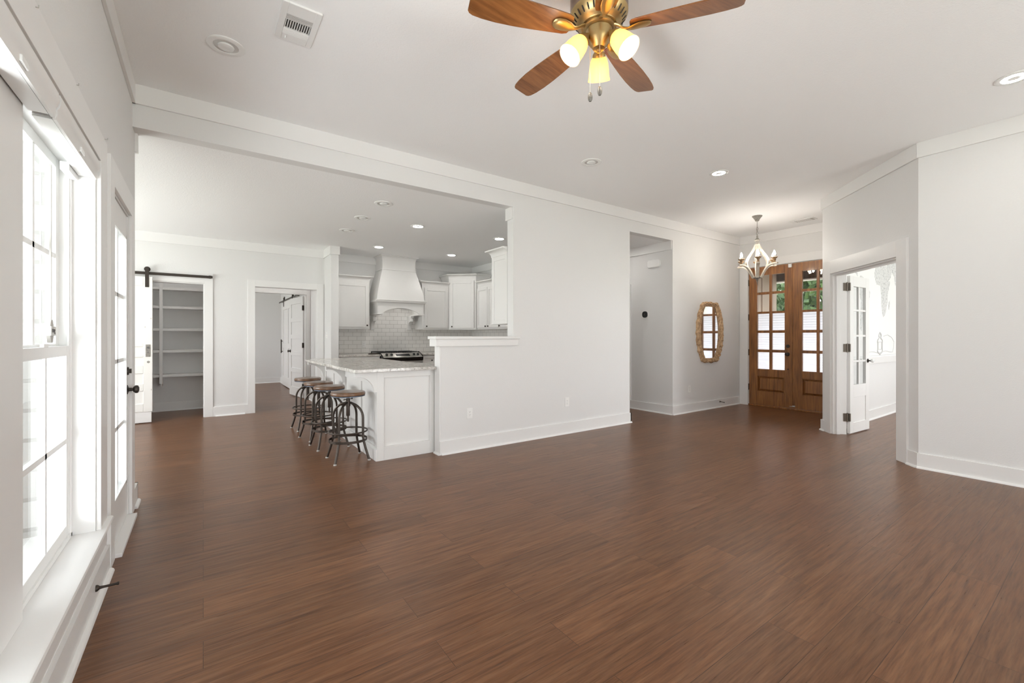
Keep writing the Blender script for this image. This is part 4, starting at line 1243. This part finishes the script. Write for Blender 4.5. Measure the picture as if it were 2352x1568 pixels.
def upper_x(label, y0, y1, doors, far):
    t = thing('wall_cabinet', label, 'cabinet', (xb, (y0 + y1) / 2, 1.372), 0, 'white upper cabinets')
    off = t.location
    MB().box(4.47, y0, 1.372, xb, y1, 2.235).build('cabinet_body', M_CAB, t, off, 0.001)
    for a, c, ku in doors:
        do = shaker('door', t, off, lambda u, d_, v: (4.47 - d_, u, v), a, c, 1.405, 2.19)
        cab_knob(do, off, (4.45, ku, 1.433), (-1, 0, 0))
    b = MB(); cove(b, [(4.47, y1, -1, 0), (4.47, y0, -1, 0)], 2.235)
    b.build('crown_moulding', M_CAB, t, off)
    return t


upper_x('white upper cabinet with paired knobs on the right kitchen wall beside the corner cabinet', 6.72, 7.505, [(7.116, 7.49, 7.16), (6.735, 7.108, 7.066)], True)
upper_x('white upper cabinet on the right kitchen wall, mostly hidden behind the near cabinet end', 5.94, 6.717, [(6.33, 6.703, 6.676), (5.95, 6.322, 6.00)], False)
# near cabinet on the back of the long wall: its panelled end shows
t = thing('wall_cabinet', 'white upper cabinet end panel above the pass-through ledge, beside the wall end', 'cabinet', (3.6, 4.258, 1.385), 0, 'white upper cabinets')
off = t.location
MB().box(2.957, 4.2575, 1.385, 4.1, 4.602, 2.215).build('cabinet_body', M_CAB, t, off, 0.001)
shaker('end_panel', t, off, lambda u, d_, v: (2.957 - d_ * 0.6, u, v), 4.262, 4.600, 1.385, 2.215, rail=0.05)
for a, c in ((2.97, 3.52), (3.53, 4.09)):
    do = shaker('door', t, off, lambda u, d_, v: (u, 4.602 + d_, v), a, c, 1.40, 2.17)
    cab_knob(do, off, (c - 0.04 if a < 3 else a + 0.04, 4.622, 1.435), (0, 1, 0))
b = MB(); cove(b, [(2.945, 4.259, -1, 0), (2.945, 4.602, -1, 1), (4.1, 4.602, 0, 1)], 2.215)
b.build('crown_moulding', M_CAB, t, off)

# ------------------------------------------------------------------ range hood
t = thing('range_hood', 'white flared wooden range hood with arched front above the stove', 'range hood', (3.01, 8.311, 1.36))
off = t.location; yw = 8.3105
def rect(x0, x1, y0, z): return [(x0, yw, z), (x0, y0, z), (x1, y0, z), (x1, yw, z)]
b = MB(); rings = []
for k in range(9):
    f = k / 8
    e = f ** 1.25
    rings.append(rect(2.545 + (2.692 - 2.545) * e, 3.465 + (3.335 - 3.465) * e, 7.79 + (7.93 - 7.79) * e, 1.905 + (2.475 - 1.905) * f))
b.loft(rings); b.build('flared_body', M_CAB, t, off, smooth=25)
MB().box(2.692, 7.93, 2.475, 3.335, yw, 2.743).build('neck', M_CAB, t, off)
MB().box(2.680, 7.918, 2.47, 3.347, yw, 2.487).build('neck_band', M_CAB, t, off, 0.003)
b = MB(); cove(b, [(2.692, yw, -1, 0), (2.692, 7.93, -1, -1), (3.335, 7.93, 1, -1), (3.335, yw, 1, 0)], 2.66, proj=0.045, hgt=0.082); b.build('crown_moulding', M_CAB, t, off)
b = MB()
for x0, x1, y0, z0, z1 in ((2.515, 3.495, 7.755, 1.892, 1.906), (2.523, 3.487, 7.763, 1.880, 1.892)): b.box(x0, y0, z0, x1, yw, z1)
b.build('ledge', M_CAB, t, off, 0.003)
b = MB(); cove(b, [(2.565, yw, -1, 0), (2.565, 7.81, -1, -1), (3.445, 7.81, 1, -1), (3.445, yw, 1, 0)], 1.795, proj=0.042, hgt=0.086); b.build('cove_moulding', M_CAB, t, off)
b = MB()
arch = [(2.60, 1.655)] + [(2.655 + (3.355 - 2.655) * k / 16, 1.662 + 0.10 * sin(pi * k / 16) ** 0.75) for k in range(17)] + [(3.41, 1.655), (3.445, 1.655), (3.445, 1.80), (2.565, 1.80), (2.565, 1.655)]
b.prism(arch, 7.81, 7.835, lambda u, v, q: (u, q, v))
b.box(2.565, 7.835, 1.655, 2.59, yw, 1.80).box(3.42, 7.835, 1.655, 3.445, yw, 1.80).box(2.59, 7.835, 1.785, 3.42, yw, 1.80)
b.build('arched_apron', M_CAB, t, off, 0.002)
for x0, x1 in ((2.548, 2.665), (3.345, 3.462)): MB().box(x0, 7.793, 1.635, x1, yw, 1.655).build('foot_moulding', M_CAB, t, off, 0.004)
MB().lathe([(0, 1.780), (0.03, 1.780), (0.035, 1.7849), (0, 1.7849)], (2.80, 8.05, 0), 20).build('hood_lamp', M_HOODLED, t, off)
MB().lathe([(0, 1.780), (0.03, 1.780), (0.035, 1.7849), (0, 1.7849)], (3.22, 8.05, 0), 20).build('hood_lamp', M_HOODLED, t, off)
for x0, x1 in ((2.585, 2.645), (3.285 + 0.03, 3.345 + 0.03)):
    b = MB()
    prof = [(yw, 1.36), (yw - 0.055, 1.36), (yw - 0.06, 1.375), (yw - 0.065, 1.43)] + [(yw - 0.065 - 0.085 * (1 - cos(k * pi / 12)), 1.43 + 0.09 * sin(k * pi / 12)) for k in range(1, 7)] + [(yw - 0.18, 1.525), (yw - 0.18, 1.60), (yw - 0.20, 1.615), (yw - 0.205, 1.634), (yw, 1.634)]
    b.prism(prof, x0, x1, lambda u, v, q: (q, u, v)); co = b.build('corbel', M_CAB, t, off, 0.002)
    MB().box(x0 + 0.012, yw - 0.186, 1.535, x1 - 0.012, yw - 0.18, 1.592).build('corbel_block', M_CAB, co, off, 0.002)

# ------------------------------------------------------------------ base cabinets, counters
def base_cab(label, x0, x1, doors):
    t = thing('base_cabinet', label, 'cabinet', ((x0 + x1) / 2, 8.0, 0), 0, 'white base cabinets under the tile')
    off = t.location
    MB().box(x0, 7.70, 0.10, x1, 8.3195, 0.885).box(x0, 7.76, 0, x1, 8.3195, 0.10).build('cabinet_body', M_CAB, t, off, 0.001)
    for a, c in doors:
        dr = shaker('drawer', t, off, lambda u, d_, v: (u, 7.70 - d_, v), a, c, 0.70, 0.865, rail=0.04)
        cab_knob(dr, off, ((a + c) / 2, 7.68, 0.782), (0, -1, 0))
        do = shaker('door', t, off, lambda u, d_, v: (u, 7.70 - d_, v), a, c, 0.12, 0.685)
        cab_knob(do, off, (c - 0.04, 7.68, 0.64), (0, -1, 0))
    return t


base_cab('white base cabinet left of the range', 1.858, 2.568, [(1.875, 2.21), (2.22, 2.555)])
base_cab('white base cabinet with a dark knob right of the range', 3.352, 4.15, [(3.37, 3.745), (3.755, 4.13)])
tag(MB().box(1.858, 7.665, 0.886, 2.575, 8.3105, 0.918).build('countertop', M_GRANITE, bevel=0.004), 'pale speckled granite countertop under the tile left of the range', 'countertop', 'granite countertops')
tag(MB().box(3.347, 7.665, 0.886, 4.8105, 8.3105, 0.918).build('countertop', M_GRANITE, bevel=0.004), 'pale speckled granite countertop under the tile right of the range', 'countertop', 'granite countertops')

# range
t = thing('kitchen_range', 'stainless and black gas range with cast iron grates under the hood', 'range', (2.962, 7.95, 0))
off = t.location
MB().box(2.582, 7.66, 0.04, 3.340, 8.28, 0.90).build('oven_body', M_STEEL, t, off, 0.003)
MB().box(2.578, 7.72, 0.90, 3.344, 8.29, 0.925).build('cooktop', M_BLACK, t, off, 0.004)
b = MB(); b.prism([(7.58, 0.862), (7.72, 0.935), (7.72, 0.80), (7.60, 0.80)], 2.585, 3.338, lambda u, v, q: (q, u, v)); cp = b.build('control_panel', M_STEEL, t, off, 0.003)
b = MB(); b.prism([(7.575, 0.855), (7.582, 0.862), (7.60, 0.862), (7.61, 0.79), (7.592, 0.79)], 2.59, 3.334, lambda u, v, q: (q, u, v)); b.build('black_fascia', M_BLACK, t, off, 0.002)
for x0 in (2.579, 3.331):
    b = MB(); b.prism([(7.585, 0.80), (7.575, 0.86), (7.60, 0.885), (7.72, 0.942), (7.74, 0.94), (7.74, 0.80)], x0, x0 + 0.013, lambda u, v, q: (q, u, v)); b.build('end_cap', M_BLACK, t, off, 0.002)
nv = Vector((0, -0.073, 0.14)).normalized(); q = nv.to_track_quat('Z', 'Y').to_matrix().to_4x4()
for x in (2.675, 2.765, 3.19, 3.265):
    MB().lathe([(0, 0), (0.024, 0), (0.023, 0.012), (0.019, 0.022), (0, 0.023)], (x, 7.655, 0.9015), 20, q).build('knob', M_BLACK, cp, off)
b = MB(); mt = Matrix.Translation((2.975, 7.65, 0.8985)) @ Matrix.Rotation(math.atan2(0.073, 0.14), 4, 'X')
b.box(-0.13, -0.038, 0, 0.13, 0.038, 0.003, mt); b.build('display', M_BLACK, cp, off)
MB().box(2.592, 7.625, 0.20, 3.330, 7.66, 0.775).build('oven_door', M_STEEL, t, off, 0.004)
b = MB(); b.tube([(2.63, 7.59, 0.735), (3.29, 7.59, 0.735)], 0.012, 12); b.box(2.66, 7.59, 0.725, 2.68, 7.63, 0.745).box(3.24, 7.59, 0.725, 3.26, 7.63, 0.745); b.build('handle', M_STEEL, t, off)
for cx in (2.70, 2.962, 3.224):
    g = MB()
    for dx in (-0.115, 0.115): g.box(cx + dx - 0.006, 7.76, 0.940, cx + dx + 0.006, 8.25, 0.952)
    for y in (7.77, 7.89, 8.005, 8.12, 8.24): g.box(cx - 0.12, y - 0.006, 0.943, cx + 0.12, y + 0.006, 0.956)
    for dx in (-0.11, 0.11):
        for y in (7.775, 8.235): g.box(cx + dx - 0.007, y - 0.007, 0.925, cx + dx + 0.007, y + 0.007, 0.942)
    g.build('grate', M_IRON, t, off)
for x, y in ((2.72, 7.87), (2.72, 8.14), (3.20, 7.87), (3.20, 8.14)): MB().lathe([(0, 0.925), (0.05, 0.925), (0.048, 0.934), (0.032, 0.938), (0, 0.940)], (x, y, 0), 20).build('burner', M_IRON, t, off)
b = MB(); b.tube([(2.40, 7.80, 0.928), (2.58, 7.80, 0.932)], 0.008, 8); b.box(2.40, 7.76, 0.919, 2.578, 7.84, 0.927)
tag(b.build('griddle_tray', M_GUN, bevel=0.002), 'thin dark metal tray lying on the counter at the left of the range', 'tray')

# peninsula
t = thing('peninsula_cabinet', 'white panelled kitchen peninsula with curved brackets, meeting the half wall', 'kitchen island', (1.75, 5.4, 0))
off = t.location
b = MB(); b.box(1.418, 4.306, 0, 1.995, 6.60, 0.884); b.box(1.995, 4.30, 0, 4.0, 4.86, 0.884); b.build('cabinet_body', M_CAB, t, off)
b = MB()
grid(lambda a, c, e, f: b.box(a, 4.28, e, c, 4.306, f), 1.400, 2.02, 0.0, 0.884, [(1.468, 1.964)], [(0.135, 0.822)])
b.build('front_panel', M_CAB, t, off, 0.0015)
b = MB()
b.box(1.4005, 4.3065, 0.75, 1.418, 6.60, 0.884).box(1.4005, 4.3065, 0.0, 1.418, 6.60, 0.135)
for y in (4.345, 4.88, 5.53, 6.11, 6.555): b.box(1.4025, y - 0.045, 0.135, 1.418, y + 0.045, 0.75)
b.build('batten_panel', M_CAB, t, off, 0.0015)
b = MB(); b.box(1.388, 4.282, 0, 1.402, 6.60, 0.115)
b.build('base_moulding', M_CAB, t, off, 0.002)
for y in (4.2815, 5.48, 6.545):
    b = MB()
    pr = [(1.404, 0.884), (1.185, 0.884), (1.185, 0.842)]
    for k in range(0, 11):
        a_ = pi / 2 * k / 10
        pr.append((1.205 + 0.168 * sin(a_), 0.682 + 0.160 * cos(a_)))
    pr += [(1.404, 0.682)]
    b.prism(pr, y, y + 0.05, lambda u, v, q: (u, q, v)); b.build('corbel', M_CAB, t, off, 0.0015)
poly = [(1.155, 4.245)] + [(1.155, 6.60), (1.20, 6.68), (1.95, 6.68), (2.075, 6.56), (2.085, 4.95), (2.12, 4.915), (4.0, 4.915), (4.0, 4.2575), (2.0195, 4.2575), (2.0195, 4.2)]
poly = [(1.155, 4.23), (1.17, 4.205), (2.003, 4.205), (2.003, 4.2575), (4.0, 4.2575), (4.0, 4.915), (2.12, 4.915), (2.085, 4.95), (2.075, 6.56), (1.95, 6.68), (1.20, 6.68), (1.155, 6.64)]
tag(MB().prism(poly, 0.886, 0.918, lambda x, y, z: (x, y, z)).build('countertop', M_GRANITE, bevel=0.004), 'pale speckled granite countertop overhanging the peninsula above the bar stools', 'countertop', 'granite countertops')

# ------------------------------------------------------------------ bar stools
def make_stool():
    t = thing('bar_stool', '', 'stool')
    st = MB(); st.lathe([(0, 0.646), (0.158, 0.646), (0.164, 0.650), (0.166, 0.660), (0.164, 0.672), (0.158, 0.679), (0.150, 0.680), (0.02, 0.678), (0, 0.678)], n=48)
    st.build('seat', M_SEATWOOD, t)
    MB().lathe([(0, 0.622), (0.03, 0.622), (0.06, 0.632), (0.150, 0.634), (0.162, 0.636), (0.162, 0.6465), (0, 0.6465)], n=48).build('seat_pan', M_SLATE, t)
    c_ = MB(); c_.lathe([(0, 0.575), (0.020, 0.575), (0.021, 0.60), (0.017, 0.604), (0.015, 0.625), (0, 0.625)], n=20)
    co = c_.build('height_collar', M_GUN, t)
    for a in (0.5, 0.5 + pi):
        MB().tube([(0.016 * cos(a), 0.016 * sin(a), 0.603), (0.045 * cos(a), 0.045 * sin(a), 0.603), (0.047 * cos(a), 0.047 * sin(a), 0.603), (0.056 * cos(a), 0.056 * sin(a), 0.603)], [0.0045, 0.0045, 0.008, 0.008], 10).build('locking_bolt', M_GUN, co)
    MB().lathe([(0, 0.435), (0.016, 0.435), (0.018, 0.44), (0.018, 0.53), (0.022, 0.533), (0.022, 0.576), (0, 0.577)], n=20).build('centre_tube', M_GUN, t)
    MB().cyl((0, 0, 0.378), (0, 0, 0.437), 0.010, n=14).build('screw', M_GUN, t)
    for sx in (-1, 1):
        for sy in (-1, 1):
            pts = [(0.1625, 0.006), (0.150, 0.055), (0.132, 0.13), (0.121, 0.185), (0.116, 0.225), (0.115, 0.27), (0.115, 0.42)]
            for k in range(1, 10):
                a_ = pi / 2 * k / 9; pts.append((0.115 * cos(a_), 0.42 + 0.148 * sin(a_)))
            pts[-1] = (0.004, 0.568)
            lg = MB(); lg.tube([(sx * r, sy * r, z) for r, z in pts], 0.0115, 12)
            lo = lg.build('leg', M_GUN, t)
            MB().lathe([(0, 0), (0.015, 0), (0.016, 0.006), (0.012, 0.014), (0, 0.014)], (sx * 0.1632, sy * 0.1632, 0), 14).build('foot_cap', M_GREYPL, lo)
    MB().tube([(0.184 * cos(2 * pi * i / 56), 0.184 * sin(2 * pi * i / 56), 0.285) for i in range(56)], 0.0085, 8, closed=True).build('foot_ring', M_GUN, t)
    b = MB()
    rv = [[b.bm.verts.new((r * cos(2 * pi * i / 56), r * sin(2 * pi * i / 56), z)) for r, z in ((0.178, 0.188), (0.183, 0.188), (0.183, 0.212), (0.178, 0.212))] for i in range(56)]
    for i in range(56):
        for j in range(4): b.face([rv[i][j], rv[i][(j + 1) % 4], rv[(i + 1) % 56][(j + 1) % 4], rv[(i + 1) % 56][j]])
    b.build('lower_band', M_GUN, t)
    return t


stool = make_stool()
for i, (x, y, a, lb) in enumerate((
    (1.190, 4.538, 0.0, 'wooden round bar stool nearest the camera, at the front end of the peninsula'),
    (1.160, 5.200, 0.06, 'wooden round bar stool second from the camera along the peninsula'),
    (1.150, 5.715, 0.19, 'wooden round bar stool third from the camera along the peninsula'),
    (1.150, 6.385, 0.08, 'wooden round bar stool farthest from the camera, by the far end of the peninsula'))):
    o = stool if i == 0 else copy_tree(stool)
    o.location = (x, y, 0); o.rotation_euler = (0, 0, a); o['label'] = lb; o['group'] = 'bar stools along the peninsula'

# ------------------------------------------------------------------ pantry: barn door, rail, shelves
t = thing('sliding_rail', 'dark bronze flat sliding door rail across the top of the pantry opening', 'rail', (-0.6, YP - 0.04, 2.12))
MB().box(-1.65, 8.1095, 2.121, 0.10, 8.1155, 2.160).build('track_bar', M_BRONZE, t, t.location, 0.001)
b = MB(); b.cyl((0.10, 8.112, 2.142), (0.117, 8.112, 2.142), 0.019, n=16).box(0.068, 8.104, 2.119, 0.102, 8.121, 2.164); b.build('end_stop', M_BRONZE, t, t.location, 0.002)
for x in (-1.4, -0.95, -0.47, 0.03):
    MB().cyl((x, 8.099, 2.142), (x, YP - 0.018, 2.142), 0.009, n=12).build('spacer_bolt', M_BRONZE, t, t.location)
t = thing('barn_door', 'chipped white antique panel door hanging from the sliding rail at the pantry', 'door', (-1.0, 8.07, 0.01))
off = t.location; x1 = -0.592; x0 = -1.40; yf, yk = 8.056, 8.092
b = MB()
grid(lambda a, c, e, f: b.box(a, yf, e, c, yk, f), x0, x1, 0.165, 2.085, [(x0 + 0.11, x1 - 0.10)], [(0.28, 0.46), (0.56, 0.71), (0.82, 0.94), (0.975, 1.09), (1.13, 1.95)])
b.build('door_frame', M_CHIPPED, t, off, 0.004)
for e, f in ((0.28, 0.46), (0.56, 0.71), (0.82, 0.94), (0.975, 1.09), (1.13, 1.95)):
    MB().box(x0 + 0.11, yf + 0.012, e, x1 - 0.10, yk - 0.008, f).build('panel', M_CHIPPED, t, off)
MB().box(x0, yf + 0.008, 0.012, x1 - 0.012, yk - 0.006, 0.166).build('bottom_board', M_TRIM, t, off, 0.003)
lp = MB().box(x1 - 0.075, yf - 0.004, 0.945, x1 - 0.022, yf + 0.001, 1.12).build('lock_plate', M_DISTRESS_GREY, t, off, 0.001)
MB().cyl((x1 - 0.049, yf - 0.010, 1.075), (x1 - 0.049, yf - 0.0035, 1.075), 0.013, n=16).build('lock_hole', M_SLOT, lp, off)
MB().box(x1 - 0.053, yf - 0.006, 1.0, x1 - 0.045, yf - 0.0035, 1.022).build('lock_hole', M_SLOT, lp, off)
b = MB(); b.lathe([(0, 0), (0.017, 0), (0.015, 0.004), (0, 0.005)], (x1 - 0.045, yf + 0.0005, 0.872), 18, Matrix.Rotation(R90, 4, 'X')); b.build('keyhole_cover', M_DISTRESS_GREY, t, off)
for hx in (-0.652, -1.32):
    b = MB(); b.box(hx - 0.021, yf - 0.007, 1.935, hx + 0.021, yf - 0.0005, 2.218); ho = b.build('strap_hanger', M_BRONZE, t, off, 0.001)
    MB().lathe([(0, 0), (0.036, 0), (0.036, 0.008), (0.030, 0.010), (0.030, 0.016), (0.036, 0.018), (0.036, 0.024), (0, 0.024)], (hx, yf + 0.026 + 0.026, 2.196), 24, Matrix.Rotation(R90, 4, 'X')).build('roller', M_BRONZE, ho, off)
    for z in (1.97, 2.05, 2.196): MB().cyl((hx, yf - 0.012, z), (hx, yf - 0.006, z), 0.009, n=8).build('bolt_head', M_BRONZE, ho, off)

t = thing('pantry_shelving', 'white built-in shelves with one upright on the pantry back wall', 'shelves', (-0.6, 9.1, 0))
off = t.location; ys = 8.98
for z in (0.60, 0.997, 1.347, 1.708, 2.012): MB().box(-1.70, ys, z - 0.022, 0.5, 9.2195, z + 0.02).build('shelf', M_CAB, t, off, 0.001)
MB().box(-0.574, ys - 0.02, 0.475, -0.532, ys, 2.25).build('upright', M_CAB, t, off, 0.001)
MB().box(-0.562, ys + 0.0, 0.43, -0.54, 9.2195, 0.575).build('bracket', M_CAB, t, off, 0.001)

# ------------------------------------------------------------------ rear passage doors
d = MB()
rows5 = [(0.20, 0.50), (0.585, 0.845), (0.93, 1.19), (1.275, 1.535), (1.62, 1.90)]
Wl = 0.86
grid(lambda a, c, e, f: d.box(a, -0.0175, e, c, 0.0175, f), 0, Wl, 0.02, 2.03, [(0.11, Wl - 0.11)], rows5)
d = struct('door_5', d, M_TRIM, 0.002)
d.location = (1.622, 9.43, 0); d.rotation_euler = (0, 0, radians(97.5))
for e, f in rows5: MB().box(0.11, -0.006, e, Wl - 0.11, 0.006, f).build('panel', M_TRIM, d)
for z in (0.25, 1.06, 1.80): MB().box(-0.010, -0.004, z - 0.05, 0.004, 0.030, z + 0.05).build('hinge', M_BRONZE, d, bevel=0.001)
for sg in (-1, 1):
    knob_bm((Wl - 0.06, sg * 0.0175, 0.93), (0, sg, 0), 0.026, 0.055).build('door_knob', M_BRONZE, d)
t = thing('barn_door', 'white arched-panel sliding door with dark rollers, half hidden in the far room', 'door', (1.68, 11.6, 0.01))
off = t.location
b = MB(); grid(lambda a, c, e, f: b.box(1.645, a, e, 1.685, c, f), 10.75, 12.45, 0.02, 2.10, [(10.87, 11.54), (11.66, 12.33)], [(0.25, 0.95), (1.07, 1.90)]); b.build('door_frame', M_TRIM, t, off, 0.003)
for a, c in ((10.87, 11.54), (11.66, 12.33)):
    for e, f in ((0.25, 0.95), (1.07, 1.90)): MB().box(1.662, a, e, 1.675, c, f).build('panel', M_TRIM, t, off)
b = MB(); b.tube([(1.61, 12.38, 0.82), (1.61, 12.38, 1.16)], 0.012, 10); b.cyl((1.61, 12.38, 0.86), (1.645, 12.38, 0.86), 0.009).cyl((1.61, 12.38, 1.12), (1.645, 12.38, 1.12), 0.009); b.build('pull_handle', M_BRONZE, t, off)
for y in (10.9, 12.2):
    b = MB(); b.box(1.633, y - 0.02, 1.98, 1.644, y + 0.02, 2.20).lathe([(0, 0), (0.04, 0), (0.04, 0.02), (0, 0.02)], (1.648, y, 2.19), 20, Matrix.Rotation(R90, 4, 'Y')); b.build('strap_hanger', M_BRONZE, t, off)
t = thing('sliding_rail', 'dark sliding door rail high on the wall of the far room behind the passage', 'rail', (1.66, 11.6, 2.15))
MB().box(1.652, 10.3, 2.115, 1.658, 13.1, 2.15).build('track_bar', M_BRONZE, t, t.location)
for y in (10.5, 11.6, 12.8): MB().cyl((1.655, y, 2.132), (1.72, y, 2.132), 0.009, n=10).build('spacer_bolt', M_BRONZE, t, t.location)
